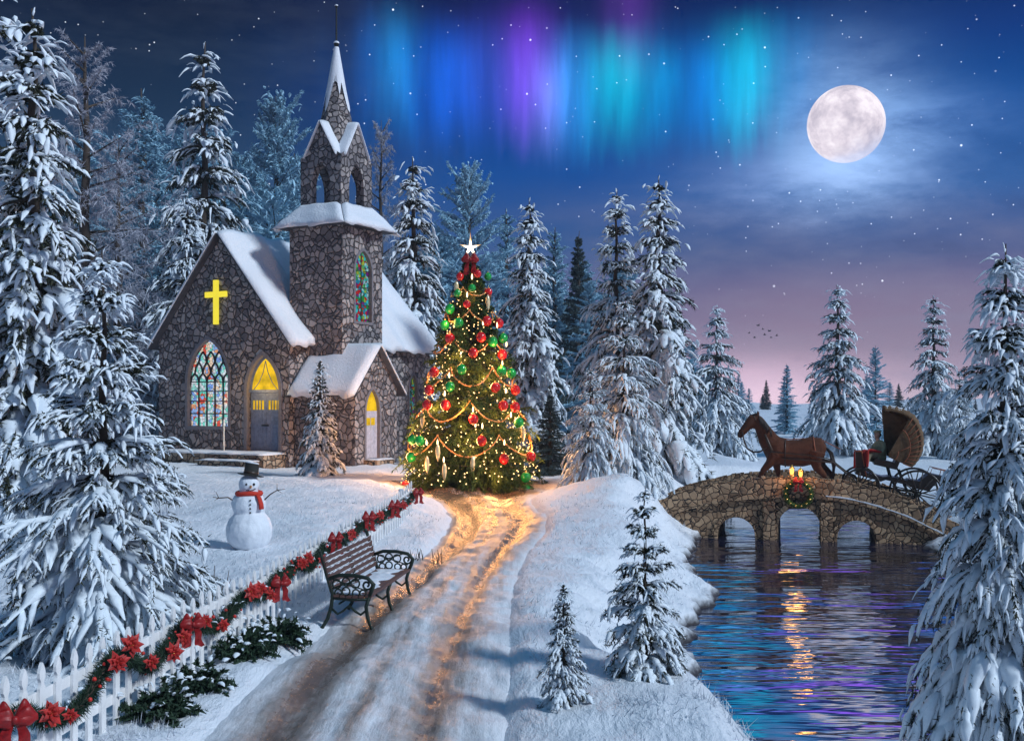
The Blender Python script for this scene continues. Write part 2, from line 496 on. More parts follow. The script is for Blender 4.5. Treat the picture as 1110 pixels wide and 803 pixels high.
def gz(x, y, path=True, fine=True):
    """ground height"""
    x = np.asarray(x, float); y = np.asarray(y, float)
    z = .15 * sstep(y, 22, 36) + 0 * x
    for cx, cy, sx, sy, h in GAUSS: z = z + h * np.exp(-((x - cx) / sx) ** 2 - ((y - cy) / sy) ** 2)
    z = z + .22 * vnoise(x * .22, y * .22, 3) * sstep(y, 3, 12) + (.12 * vnoise(x * .8, y * .7, 5) + .065 * vnoise(x * 2.3, y * 1.9, 7) + .04 * vnoise(x * 5.5 + y * 2.2, y * 4.5, 9) + .022 * vnoise(x * 12 + y * 4, y * 8, 10) if fine else 0)
    # the far side of the stream lies lower, then hills
    z = z - 1.12 * sstep(x, 1.7, 3.0) * (1 - sstep(y, 12.6, 16.5)) * sstep(y, 2, 7)
    z = z - .75 * sstep(x, 8.5, 13) * (1 - sstep(y, 60, 110)) * sstep(y, 10, 22)
    far = sstep(y, 80, 330)
    z = z + far * (1.2 + 9 * vnoise(x * .0075 + 3.3, y * .004, 21) + 4.5 * vnoise(x * .021, y * .012, 22)) + sstep(y, 230, 430) * (2.6 + 13 * vnoise(x * .012, y * .006 + 9, 23))
    d = sdf(x, y, POND) + .28 * vnoise(x * 1.3, y * 1.3, 11) + .26 * vnoise(x * 3.1, y * 3.1, 12) + .14 * vnoise(x * 8, y * 8, 13)
    k = sstep(d, -.15, 2.0)
    bed = ZW - .06 - .7 * sstep(-d, 0.0, 1.2)
    z = bed + (z - bed) * (.13 * sstep(d, -.05, .12) + .87 * k) * sstep(d, -.3, .05)
    if path:
        l, r = np.interp(y, PY, PL), np.interp(y, PY, PR)
        e = np.minimum(x - l, r - x) + .12 * vnoise(x * 2, y * 2, 31)
        z = z - .17 * sstep(e, -.12, .30) * (1 - sstep(y, 34.5, 36))
    return z


def gzs(x, y): return float(gz(np.array([x]), np.array([y]))[0])


def make_ground():
    ys = np.concatenate([np.arange(-14, 3, .6), np.arange(3, 42, .105), 42 * (430 / 42) ** (np.linspace(0, 1, 110) ** 1.0)])
    u = np.linspace(-1, 1, 431); u = np.sign(u) * (.45 * np.abs(u) + .55 * np.abs(u) ** 2.2)
    U, Y = np.meshgrid(u, ys)
    X = U * (22 + .95 * np.maximum(Y, 0))
    Z = gz(X, Y)
    n, k = Y.shape
    i = (np.arange(n - 1)[:, None] * k + np.arange(k - 1)[None, :]).ravel()
    f = np.stack([i, i + 1, i + k + 1, i + k], 1)
    me = mesh_np('ground', np.stack([X, Y, Z], -1).reshape(-1, 3), [f], True, [M['snow']])
    tag(link('ground', me), 'uneven snow covering the churchyard, the banks and the far hills', 'ground', kind='structure')


def path_mat():
    m, nt, b = newmat('slushy_track')
    at = nt.nodes.new('ShaderNodeAttribute'); at.attribute_name = 'across'
    t = E(nt, at.outputs['Fac'])
    p = position(nt)
    lng = noise(nt, mapping(nt, p, (2.6, .22, 1), (0, 0, R(4))), 2.2, 6, .62)
    fine = noise(nt, mapping(nt, p, (1, .45, 1)), 13, 6, .7)
    rut = (t.gauss(.24, .10) + t.gauss(.70, .085) * .8 + t.gauss(.47, .04) * .35).clamp()
    k = (rut * .82 + (lng - .5) * 1.15 + (fine - .5) * .7 + .16).clamp()
    edge = (t.step(0.0, .14) * (1.0 - t.step(.82, 1.0)))
    yy = xyz(nt, p)[1]
    worn = yy.step(15, 27)
    k = ((k + worn * .62) * edge).clamp()
    c = ramp(nt, k, [(0, (.80, .81, .85)), (.30, (.58, .56, .57)), (.60, (.33, .29, .27)), (1, (.13, .09, .068))])
    nt.links.new(c, b.inputs['Base Color'])
    nt.links.new((0.62 - k * .42).s, b.inputs['Roughness'])
    n1 = bump(nt, b, lng * .6 + fine * .5, .8, .05)
    bump(nt, b, noise(nt, p, 55, 3, .7), .5, .01, n1)
    return m


def make_path():
    ys = np.arange(2.2, 35.2, .08); nt_ = 56
    T, Y = np.meshgrid(np.linspace(0, 1, nt_), ys)
    l, r = np.interp(Y, PY, PL), np.interp(Y, PY, PR)
    sm = lambda a: np.apply_along_axis(lambda c: np.convolve(np.pad(c, 12, 'edge'), np.ones(25) / 25, 'valid'), 0, a)
    l, r = sm(l), sm(r)
    X = l + (r - l) * T
    rut = np.exp(-((T - .24) / .07) ** 2) + .8 * np.exp(-((T - .70) / .06) ** 2)
    Z = gz(X, Y, path=False) - .045 - .085 * rut - .10 * (np.abs(T - .5) * 2) ** 8 + .03 * vnoise(X * 5, Y * 1.2, 41) + .018 * vnoise(X * 14, Y * 5, 42)
    n, k = Y.shape
    i = (np.arange(n - 1)[:, None] * k + np.arange(k - 1)[None, :]).ravel()
    me = mesh_np('path', np.stack([X, Y, Z], -1).reshape(-1, 3), [np.stack([i, i + 1, i + k + 1, i + k], 1)], True, [path_mat()])
    a = me.attributes.new('across', 'FLOAT', 'POINT'); a.data.foreach_set('value', T.ravel().astype(np.float32))
    tag(link('path', me), 'slushy rutted cart track leading up to the lit Christmas tree', 'path', kind='structure')


def make_water():
    m, nt, b = newmat('still_pond_water')
    p = position(nt)
    b.inputs['Base Color'].default_value = (.006, .008, .030, 1); b.inputs['Specular Tint'].default_value = (.92, .94, 1.0, 1)
    b.inputs['Roughness'].default_value = .055; b.inputs['IOR'].default_value = 3.8
    b.inputs['Specular IOR Level'].default_value = .8
    w1 = noise(nt, mapping(nt, p, (.38, 1.5, 1), (0, 0, R(6))), 1.25, 2, .5, .5)
    w2 = noise(nt, mapping(nt, p, (.6, 2.6, 1), (0, 0, R(-9))), 2.1, 2, .5)
    calm = noise(nt, mapping(nt, p, (.25, .5, 1)), .8, 3) .step(.38, .66) * .8 + .2
    bump(nt, b, (w1 + w2 * .35) * calm, 1.0, .095)
    mb = MB(); mb.grid(lambda u, v: (1 + 14 * u, 11.5 + 31 * v, ZW), 20, 40)
    tag(mb.build('water', m), 'dark rippled pond reflecting the sky under the stone bridge', 'water', kind='structure')


make_ground(); make_path(); make_water()


def make_grass():
    """frost-white grass poking through the snow on the banks and the lawn"""
    rg = np.random.default_rng(17); n = 21000
    y = 7.5 + 26 * rg.uniform(size=n) ** 1.5; x = rg.uniform(-9, 6, n) * (.55 + y / 30)
    l, r = np.interp(y, PY, PL), np.interp(y, PY, PR)
    dn = vnoise(x * .7, y * .7, 61) + .6 * vnoise(x * 2.1, y * 2.1, 62)
    sd_ = sdf(x, y, POND); edge = np.minimum(np.abs(x - l), np.abs(x - r))
    keep = (sd_ > .25) & ~((x > l - .1) & (x < r + .1)) & ((dn > .12) | ((edge < .45) & (dn > -.1)) | ((sd_ < 1.0) & (dn > -.12))) & ~((x < -8) & (y > 30))
    x, y = x[keep], y[keep]; n = len(x)
    B = np.stack([x, y, gz(x, y) - .01], -1)
    D = np.stack([rg.normal(size=n) * .55, rg.normal(size=n) * .4, np.full(n, 1.0)], -1); D /= np.linalg.norm(D, axis=1, keepdims=True)
    h = rg.uniform(.035, .11, n)
    Vs, Fs = [], []
    for k in range(4):
        d2 = D + rg.normal(size=D.shape) * .35; b2 = B + rg.normal(size=B.shape) * np.array([.05, .05, 0])
        sd = np.cross(d2, rg.normal(size=D.shape)); sd /= np.linalg.norm(sd, axis=1, keepdims=True); sd *= .006
        t = b2 + d2 * (h * rg.uniform(.6, 1.2, n))[:, None]
        V = np.stack([b2 - sd, b2 + sd, t], 1).reshape(-1, 3); Vs.append(V); Fs.append(np.arange(len(V)).reshape(-1, 3) + k * len(V))
    me = mesh_np('frosted_grass', np.concatenate(Vs), [np.concatenate(Fs)], False, [M['frost_blade']])
    tag(link('frosted_grass', me), 'frost-white grass sticking out of the snow on lawn and banks', 'grass', kind='stuff')


M['frost_blade'] = mat_needles('frosted_grass_blades', (.40, .44, .50), (.78, .82, .88), 3)
make_grass()
# ------------------------------------------------------------------ church; local x along the front, y into the depth, z up
TH = -R(29)
CH = empty('stone_church', (-8.54, 42, 0), TH, 'grey rubble-stone church with snowy roofs, a pointed steeple and a glowing yellow cross', 'church')
W_, LN, EZ, AZ = 6.92, 9.8, 5.05, 9.22
ZB = -.4
PITCH = (AZ - EZ) / (W_ / 2)


def arch(cx, w, z0, zt, n=9, spring=None):
    """outline of a pointed opening"""
    h = zt - z0; a = w / 2
    rise = min(h * .62, a * 2.0) if spring is None else zt - spring
    zs = zt - rise
    rr = (rise * rise + a * a) / (2 * a)
    pts = [(cx - a, z0), (cx + a, z0)]
    for i in range(n + 1):
        z = rise * i / n
        x = math.sqrt(max(rr * rr - z * z, 0)) - (rr - a)
        pts.append((cx + max(x, 0), zs + z))
    for i in range(n - 1, -1, -1):
        z = rise * i / n
        x = math.sqrt(max(rr * rr - z * z, 0)) - (rr - a)
        pts.append((cx - max(x, 0), zs + z))
    return pts


def grow(poly, d):
    """outline moved outward by d (counter-clockwise outline)"""
    out = []; n = len(poly)
    for i in range(n):
        p0, p1, p2 = Vector(poly[i - 1]), Vector(poly[i]), Vector(poly[(i + 1) % n])
        e1 = (p1 - p0); e2 = (p2 - p1)
        e1 = e1.normalized() if e1.length > 1e-6 else Vector((1, 0)); e2 = e2.normalized() if e2.length > 1e-6 else e1
        n1, n2 = Vector((e1.y, -e1.x)), Vector((e2.y, -e2.x))
        b = (n1 + n2); b = b.normalized() if b.length > 1e-6 else n1
        k = d / max(b.dot(n1), .45)
        out.append((p1.x + b.x * k, p1.y + b.y * k))
    return out


# frames: columns are local x, local y and the outward normal
FRONT = lambda y: Matrix(((1, 0, 0, 0), (0, 0, -1, y), (0, 1, 0, 0), (0, 0, 0, 1)))         # faces -y, plane coords (x,z)
SIDE = lambda x: Matrix(((0, 0, 1, x), (1, 0, 0, 0), (0, 1, 0, 0), (0, 0, 0, 1)))          # faces +x, plane coords (y,z)
BACK = lambda y: Matrix(((1, 0, 0, 0), (0, 0, 1, y), (0, 1, 0, 0), (0, 0, 0, 1)))
LEFTS = lambda x: Matrix(((0, 0, -1, x), (1, 0, 0, 0), (0, 1, 0, 0), (0, 0, 0, 1)))

big = arch(-4.18, 2.2, 1.62, 5.12, 10, 3.4)
drw = arch(-1.28, 1.62, .68, 4.42, 10, 3.02)
sdw = arch(8.45, .62, 1.2, 3.8, 8)
pdr = arch(1.4, .86, .45, 3.1, 8)
twn = arch(2.40, 1.06, 5.75, 8.55, 9, 7.75)

wall = MB()
wall.sheet([(-W_, ZB), (0, ZB), (0, EZ), (-W_ / 2, AZ), (-W_, EZ)], [big, drw], FRONT(0), .30)
wall.sheet([(0, ZB), (LN, ZB), (LN, EZ), (0, EZ)], [sdw], SIDE(0), .25)
wall.sheet([(-W_, ZB), (0, ZB), (0, EZ), (-W_ / 2, AZ), (-W_, EZ)], [], BACK(LN))
wall.sheet([(0, ZB), (LN, ZB), (LN, EZ), (0, EZ)], [], LEFTS(-W_))
o = wall.build('nave_wall', M['stone'], CH, fix=False)


def slab(name, mats, parent, p0, p1, p2, p3, thick, lump=.0, seed=0, nu=26, nv=14, under=0.0):
    """a thick sheet over the quad p0 p1 (lower edge) p2 p3 (upper edge); with lump it is soft snow"""
    p0, p1, p2, p3 = map(Vector, (p0, p1, p2, p3))
    nrm = (p1 - p0).cross(p3 - p0).normalized()
    if nrm.z < 0: nrm = -nrm
    rnd = random.Random(seed)
    mb = MB()
    ph = [rnd.uniform(0, 6) for _ in range(6)]
    def top(u, v):
        q = (p0 * (1 - u) + p1 * u) * (1 - v) + (p3 * (1 - u) + p2 * u) * v
        t = thick
        if lump:
            L = (p1 - p0).length; e = min(u, 1 - u) * L; f = v * (p3 - p0).length; 
            ed = min(1, e / .22) ** .5 * min(1, (f + .02) / .25) ** .5
            n = math.sin(u * L * 1.9 + ph[0]) * math.sin(v * 5 + ph[1]) + .6 * math.sin(u * L * 4.3 + ph[2] + v * 3) + .4 * math.sin(v * 13 + ph[3] + u * 5)
            t = thick * (.25 + .75 * ed) + lump * n * ed
            if v < .08: q = q + (p0 - p3).normalized() * (.09 + .11 * math.sin(u * L * 3.1 + ph[4]) + .08 * math.sin(u * L * 7.7 + ph[5])) * (1 - v / .08)
        return q + nrm * (t + under)
    mb.grid(top, nu, nv)
    mb.grid(lambda u, v: ((p0 * (1 - u) + p1 * u) * (1 - v) + (p3 * (1 - u) + p2 * u) * v) + nrm * under, nu, nv)
    w = nu + 1; o2 = w * (nv + 1)
    ring = [i for i in range(nu + 1)] + [j * w + nu for j in range(1, nv + 1)] + [nv * w + i for i in range(nu - 1, -1, -1)] + [j * w for j in range(nv - 1, 0, -1)]
    k = len(ring)
    for i in range(k):
        a, b_ = ring[i], ring[(i + 1) % k]
        mb.f.append([a, b_, b_ + o2, a + o2]); mb.m.append(0); mb.sm.append(True)
    return mb.build(name, mats, parent)


OH = .28
zr = lambda u: AZ + PITCH * u if u < -W_ / 2 else None
# right and left slopes of the nave roof
for s in (1, -1):
    xe = OH if s > 0 else -W_ - OH
    ze = EZ - PITCH * OH
    a, b_ = (xe, -OH, ze + .02), (xe, LN + .25, ze + .02)
    c_, d_ = (-W_ / 2, LN + .25, AZ + .02), (-W_ / 2, -OH, AZ + .02)
    rf = slab('nave_roof', M['roof'], CH, a, b_, c_, d_, .07, nu=2, nv=2)
    sn = slab('roof_snow', M['snow_roof'], rf, (xe, -OH - .03, ze + .02), (xe, LN + .28, ze + .02), (-W_ / 2, LN + .28, AZ + .02), (-W_ / 2, -OH - .03, AZ + .02), .23, .085, 3 + s, 60, 30, .072)

# tower
T0, T1, TV0, TV1, TZ = -.86, 1.736, 1.06, 3.66, 9.42
tw = MB()
tw.sheet([(T0, ZB), (T1, ZB), (T1, TZ), (T0, TZ)], [], FRONT(TV0))
tw.sheet([(TV0, ZB), (TV1, ZB), (TV1, TZ), (TV0, TZ)], [twn], SIDE(T1), .22)
tw.sheet([(T0, ZB), (T1, ZB), (T1, TZ), (T0, TZ)], [], BACK(TV1))
tw.sheet([(TV0, ZB), (TV1, ZB), (TV1, TZ), (TV0, TZ)], [], LEFTS(T0))
tw.build('tower_wall', M['stone'], CH, fix=False)
tcx, tcy, hw = (T0 + T1) / 2, (TV0 + TV1) / 2, 1.298
ev, bw = hw + .42, 1.0
zt0, zt1 = TZ - .02, TZ + .80
sk = MB()
def frustum(mb, h0, z0, h1, z1, c=(tcx, tcy)):
    vs = [(c[0] + sx * h0, c[1] + sy * h0, z0) for sx, sy in ((-1, -1), (1, -1), (1, 1), (-1, 1))] + [(c[0] + sx * h1, c[1] + sy * h1, z1) for sx, sy in ((-1, -1), (1, -1), (1, 1), (-1, 1))]
    mb.add(vs, [(0, 1, 5, 4), (1, 2, 6, 5), (2, 3, 7, 6), (3, 0, 4, 7), (3, 2, 1, 0), (4, 5, 6, 7)])
frustum(sk, ev, zt0, bw, zt1)
skirt = sk.build('tower_roof', M['roof'], CH)
cor = [(-1, -1), (1, -1), (1, 1), (-1, 1)]
for i in range(4):
    (ax, ay), (bx, by) = cor[i], cor[(i + 1) % 4]
    slab('roof_snow', M['snow_roof'], skirt, (tcx + ax * ev, tcy + ay * ev, zt0), (tcx + bx * ev, tcy + by * ev, zt0), (tcx + bx * bw, tcy + by * bw, zt1), (tcx + ax * bw, tcy + ay * bw, zt1), .17, .02, 20 + i, 22, 10, .012)

# belfry: four gabled faces with pointed openings
B0, BZ0, BZ1, BZ2 = 1.0, zt1 - .1, 12.45, 13.55
bf = MB()
for i, mk in enumerate((FRONT, SIDE, BACK, LEFTS)):
    c = tcx if i in (0, 2) else tcy
    pos = (tcy - B0, tcx + B0, tcy + B0, tcx - B0)[i]
    out = [(c - B0, BZ0), (c + B0, BZ0), (c + B0, BZ1 - .25), (c + .62, BZ1), (c, BZ2), (c - .62, BZ1), (c - B0, BZ1 - .25)]
    bf.sheet(out, [arch(c, .95, zt1 + .02, 12.0, 8)], mk(pos), .34)
    inner = (tcy - B0 + .34, tcx + B0 - .34, tcy + B0 - .34, tcx - B0 + .34)[i]
    q = B0 - .34
    bf.sheet([(c - q, BZ0), (c + q, BZ0), (c + q, BZ1), (c - q, BZ1)], [arch(c, .95, zt1 + .02, 12.0, 8)], mk(inner))
bf.box((tcx - B0 + .01, tcy - B0 + .01, BZ1 - .3), (tcx + B0 - .01, tcy + B0 - .01, BZ1 - .24))
belf = bf.build('belfry', M['stone'], CH, fix=False)
for i in range(4):                                      # snow on the gable slopes
    d = Vector((0, -1, 0)), Vector((1, 0, 0)), Vector((0, 1, 0)), Vector((-1, 0, 0))
    n_ = d[i]; t_ = Vector((-n_.y, n_.x, 0)); c_ = Vector((tcx, tcy, 0))
    for s in (-1, 1):
        lo = c_ + n_ * (B0 + .10) + t_ * (s * .80) + Vector((0, 0, BZ1 - .26))
        lo2 = c_ + n_ * .35 + t_ * (s * .80) + Vector((0, 0, BZ1 - .26))
        hi = c_ + n_ * (B0 + .10) + Vector((0, 0, BZ2 + .04)); hi2 = c_ + n_ * .35 + Vector((0, 0, BZ2 + .04))
        slab('gable_snow', M['snow_roof'], belf, lo, lo2, hi2, hi, .10, .01, 40 + i * 2 + s, 8, 10)
sp = MB()
zb, zt = BZ1 - .25, 16.75
sp.lathe([(.98, zb), (.74, zb + 1.1), (.38, zb + 2.7), (.06, zt)], (tcx, tcy, 0), 8, False)
spire = sp.build('spire', M['stone'], CH)
ss = MB(); rnd = random.Random(5)
def spsnow(u, v):
    k = v; z = (zb + 2.75) + (zt - zb - 2.75) * k
    rr = np.interp(z, [zb + 1.1, zb + 2.7, zt], [.74, .38, .06])
    a = u * 2 * PI
    drip = .55 * math.sin(a * 3 + 1) + .35 * math.sin(a * 7) + .2 * math.sin(a * 11 + 2)
    if v < .15: z -= (1 - v / .15) * (1.0 * drip + .1); rr = np.interp(z, [zb, zb + 1.1, zb + 2.7, zt], [.98, .74, .38, .06])
    return (tcx + (rr + .035) * math.cos(a), tcy + (rr + .035) * math.sin(a), z)
ss.grid(spsnow, 40, 16)
ss.build('spire_snow', M['snow_roof'], spire)
fi = MB(); fi.lathe([(.05, 0), (.035, .1), (.028, 1.55), (.02, 1.6)], (tcx, tcy, zt - .02), 8); fi.ball((tcx, tcy, zt + .12), .11); fi.ball((tcx, tcy, zt + .55), .045); fi.ball((tcx, tcy, zt + 1.62), .065)
fi.build('finial', M['iron'], spire)
for zz, q in ((.17, 1), (1.66, .6)): fs = MB(); fs.ball((tcx, tcy, zt + zz), (.115 * q, .115 * q, .08 * q)); fs.build('finial_snow', M['snow_roof'], spire)

# side porch with its gable towards +x
A0, A1, AV0, AV1, AEZ, AAZ = 0.05, 2.92, .30, 2.98, 3.14, 4.66
am = (AV0 + AV1) / 2
po = MB()
po.sheet([(A0, ZB), (A1, ZB), (A1, AEZ), (A0, AEZ)], [], FRONT(AV0))
po.sheet([(AV0, ZB), (AV1, ZB), (AV1, AEZ), (am, AAZ), (AV0, AEZ)], [pdr], SIDE(A1), .2)
po.sheet([(A0, ZB), (A1, ZB), (A1, AEZ), (A0, AEZ)], [], BACK(AV1))
po.build('porch_wall', M['stone'], CH, fix=False)
pp = (AAZ - AEZ) / (am - AV0)
for s in (-1, 1):
    ye = AV0 - .3 if s < 0 else AV1 + .3
    ze = AEZ - pp * .3 + .02
    q = [(A0 - .1, ye, ze), (A1 + .22, ye, ze), (A1 + .22, am, AAZ + .02), (A0 - .1, am, AAZ + .02)]
    rf = slab('porch_roof', M['roof'], CH, *q, .06, nu=2, nv=2)
    q = [(A0 - .1, ye, ze), (A1 + .25, ye, ze), (A1 + .25, am, AAZ + .02), (A0 - .1, am, AAZ + .02)]
    slab('roof_snow', M['snow_roof'], rf, *q, .20, .025, 60 + s, 26, 14, .062)


def surround(outline, Mx, w, proud, parent, name='window_frame', mat='frame_stone', back=0.0):
    """a ring of dressed stone round an opening"""
    out = grow(outline, w); mb = MB(); n = len(outline)
    A = [Mx @ Vector((x, y, proud)) for x, y in outline]; B_ = [Mx @ Vector((x, y, proud)) for x, y in out]
    C = [Mx @ Vector((x, y, back)) for x, y in out]; D = [Mx @ Vector((x, y, -.12)) for x, y in grow(outline, -.004)]
    A = [Mx @ Vector((x, y, proud)) for x, y in grow(outline, -.004)]
    mb.add(A + B_ + C + D, [(i, (i + 1) % n, (i + 1) % n + n, i + n) for i in range(n)] + [(i + n, (i + 1) % n + n, (i + 1) % n + 2 * n, i + 2 * n) for i in range(n)] + [(i, i + 3 * n, (i + 1) % n + 3 * n, (i + 1) % n) for i in range(n)])
    return mb.build(name, M[mat], parent)


def pane(outline, Mx, depth, mat, parent, name):
    mb = MB(); mb.prism(grow(outline, -.006), -depth, -depth - .03, Mx)
    return mb.build(name, M[mat], parent)


def leads(outline, Mx, depth, xs, zs, parent, cx, tr=True, w=.05):
    """upright and level bars cut to the pointed outline, plus branching tracery in the head"""
    mb = MB()
    L = outline; zmax = max(z for x, z in L); zmin = min(z for x, z in L); half = max(x for x, z in L) - cx
    def lim(z):
        best = half
        for (x0, z0), (x1, z1) in zip(L, L[1:] + L[:1]):
            if x0 >= cx - 1e-6 and x1 >= cx - 1e-6 and min(z0, z1) <= z <= max(z0, z1) and abs(z1 - z0) > 1e-6:
                best = min(best, x0 + (x1 - x0) * (z - z0) / (z1 - z0) - cx)
        return best
    T = lambda x, z, dd=0: Mx @ Vector((x, z, -depth + .03 + dd))
    nrm = Mx.to_3x3() @ Vector((0, 0, 1))
    spring = max([z for x, z in L if abs(abs(x - cx) - half) < 1e-3])
    for x in xs:
        top = spring + (.06 if tr else 0)
        if not tr:
            z = zmin
            while z < zmax and lim(z) > abs(x - cx): z += .02
            top = z
        mb.bar(T(x, zmin), T(x, top), w, w, nrm)
    for z in zs:
        q = lim(z); mb.bar(T(cx - q, z, .004), T(cx + q, z, .004), w * .8, w * .8, nrm)
    if tr:
        cols = [cx - half] + list(xs) + [cx + half]
        lines = []
        for a, b_ in zip(cols, cols[1:]):              # small pointed heads over every light
            mid = (a + b_) / 2; hh = .34
            lines += [[(a, spring), (a + (mid - a) * .25, spring + hh * .6), (mid, spring + hh)], [(b_, spring), (b_ - (b_ - mid) * .25, spring + hh * .6), (mid, spring + hh)]]
        mids = [(a + b_) / 2 for a, b_ in zip(cols, cols[1:])]
        h1 = spring + .34
        for a, b_ in zip(mids, mids[1:]):
            m2 = (a + b_) / 2
            lines += [[(a, h1), (a + (m2 - a) * .3, h1 + .26), (m2, h1 + .46)], [(b_, h1), (b_ - (b_ - m2) * .3, h1 + .26), (m2, h1 + .46)]]
        h2 = h1 + .46
        ms = [(a + b_) / 2 for a, b_ in zip(mids, mids[1:])]
        for a, b_ in zip(ms, ms[1:]):
            m2 = (a + b_) / 2
            lines += [[(a, h2), (a + (m2 - a) * .3, h2 + .24), (m2, h2 + .42)], [(b_, h2), (b_ - (b_ - m2) * .3, h2 + .24), (m2, h2 + .42)]]
        for l in lines:
            l = [(max(cx - lim(z) , min(cx + lim(z), x)), z) for x, z in l if z < zmax]
            for p, q in zip(l, l[1:]):
                if (Vector(p) - Vector(q)).length > .02: mb.bar(T(*p), T(*q), w * 1.1, w * 1.1, nrm)
    return mb.build('lead_bars', M['lead'], parent)


# large front window
wf = surround(big, FRONT(0), .13, .035, CH, 'stained_glass_window')
pane(big, FRONT(0), .20, 'glass_big', wf, 'glass')
leads(big, FRONT(0), .20, [-4.18 + k * .44 for k in (-1.5, -.5, .5, 1.5)], [2.12, 2.62, 3.02, 3.4], wf, -4.18)
# main door
df = surround(drw, FRONT(0), .15, .05, CH, 'main_door')
tr_z = 3.02
head = [p for p in arch(-1.28, 1.62, tr_z, 4.42, 10, tr_z + .001)]
pane(grow(head, -.10), FRONT(0), .16, 'glow_yellow', df, 'lit_transom')
tb = MB()
nf = FRONT(0).to_3x3() @ Vector((0, 0, 1))
Tf = lambda x, z, d: FRONT(0) @ Vector((x, z, d))
tb.bar(Tf(-2.08, tr_z, -.13), Tf(-.48, tr_z, -.13), .11, .11, nf)
for s in (-1, 1):
    pts = [(-1.28 + s * .0, 4.2), (-1.28 + s * .12, 3.75), (-1.28 + s * .34, 3.35), (-1.28 + s * .62, 3.06)]
    for p, q in zip(pts, pts[1:]): tb.bar(Tf(p[0], p[1], -.135), Tf(q[0], q[1], -.135), .022, .022, nf)
n_ = len(head); g1 = grow(head, -.10)
for i in range(1, n_):
    a, b_ = head[i], head[(i + 1) % n_]
    tb.bar(Tf((a[0] + g1[i][0]) / 2, (a[1] + g1[i][1]) / 2, -.15), Tf((b_[0] + g1[(i + 1) % n_][0]) / 2, (b_[1] + g1[(i + 1) % n_][1]) / 2, -.15), .11, .06, nf)
tb.build('door_frame', M['door'], df)
for s in (-1, 1):
    lf = MB(); x0, x1 = (-2.07, -1.285) if s < 0 else (-1.275, -.49)
    for k in range(4):
        a = x0 + (x1 - x0) * k / 4; b_ = x0 + (x1 - x0) * (k + 1) / 4
        lf.box((a + .004, .17, .69), (b_ - .004, .22, 2.24)); 
    lf.box((x0, .16, 2.24), (x1, .22, 2.30)); lf.box((x0, .16, 2.66), (x1, .22, 2.96)); 
    lf.box((x0, .15, .69), (x1, .17, .86)); lf.box((x0, .15, 1.62), (x1, .17, 1.74))
    lf.box((x0, .16, 2.30), (x0 + .10, .22, 2.66)); lf.box((x1 - .10, .16, 2.30), (x1, .22, 2.66))
    for k in range(1, 4):
        xx = x0 + .10 + (x1 - x0 - .2) * k / 4; lf.box((xx - .018, .165, 2.30), (xx + .018, .21, 2.66))
    leaf = lf.build('door_leaf', M['door'], df)
    g = MB(); g.box((x0 + .10, .195, 2.30), (x1 - .10, .205, 2.66)); g.build('lit_pane', M['glow_yellow'], leaf)
    if s > 0:
        hnd = MB(); hnd.box((x0 - .18, .10, 1.66), (x0 + .14, .15, 1.71)); hnd.build('handle', M['iron'], leaf)
# glowing cross
cr = MB(); x, z0, z1, za = -3.66, 5.68, 7.44, 6.87
cr.prism([(x - .11, z0), (x + .11, z0), (x + .11, za - .11), (x + .56, za - .11), (x + .56, za + .11), (x + .11, za + .11), (x + .11, z1), (x - .11, z1), (x - .11, za + .11), (x - .56, za + .11), (x - .56, za - .11), (x - .11, za - .11)], .04, .14, FRONT(0))
cr.build('cross', M['glow_cross'], CH)
# tower window, side window, porch door
tf = surround(twn, SIDE(T1), .10, .03, CH, 'tower_window'); pane(twn, SIDE(T1), .14, 'glass_tower', tf, 'glass')
leads(twn, SIDE(T1), .14, [2.40], [6.4, 7.1, 7.75], tf, 2.40, False, .03)
sf = surround(sdw, SIDE(0), .09, .03, CH, 'side_window'); pane(sdw, SIDE(0), .15, 'glass_side', sf, 'glass')
leads(sdw, SIDE(0), .15, [8.45], [1.8, 2.4, 3.0], sf, 8.45, False, .03)
pf = surround(pdr, SIDE(A1), .10, .03, CH, 'porch_door', 'frame_stone')
mk_head = arch(1.4, .86, 2.26, 3.1, 8, 2.261)
pl = MB(); pl.prism([(x_, z_) for x_, z_ in ((.98, .46), (1.82, .46), (1.82, 2.26), (.98, 2.26))], -.10, -.15, SIDE(A1)); 
for k in range(1, 4): pl.box((A1 - .105, .98 + .21 * k - .006, .47), (A1 - .094, .98 + .21 * k + .006, 2.0))
M['door_pale'] = plain('pale_door_paint', (.42, .43, .50), .55, var=.2, nscale=9)
dl = pl.build('door_leaf', M['door_pale'], pf)
pane(mk_head, SIDE(A1), .12, 'glow_yellow', dl, 'lit_transom')
g = MB(); g.box((A1 - .10, 1.14, 1.72), (A1 - .085, 1.37, 2.0)); g.box((A1 - .10, 1.43, 1.72), (A1 - .085, 1.66, 2.0)); g.build('lit_pane', M['glow_yellow'], dl)
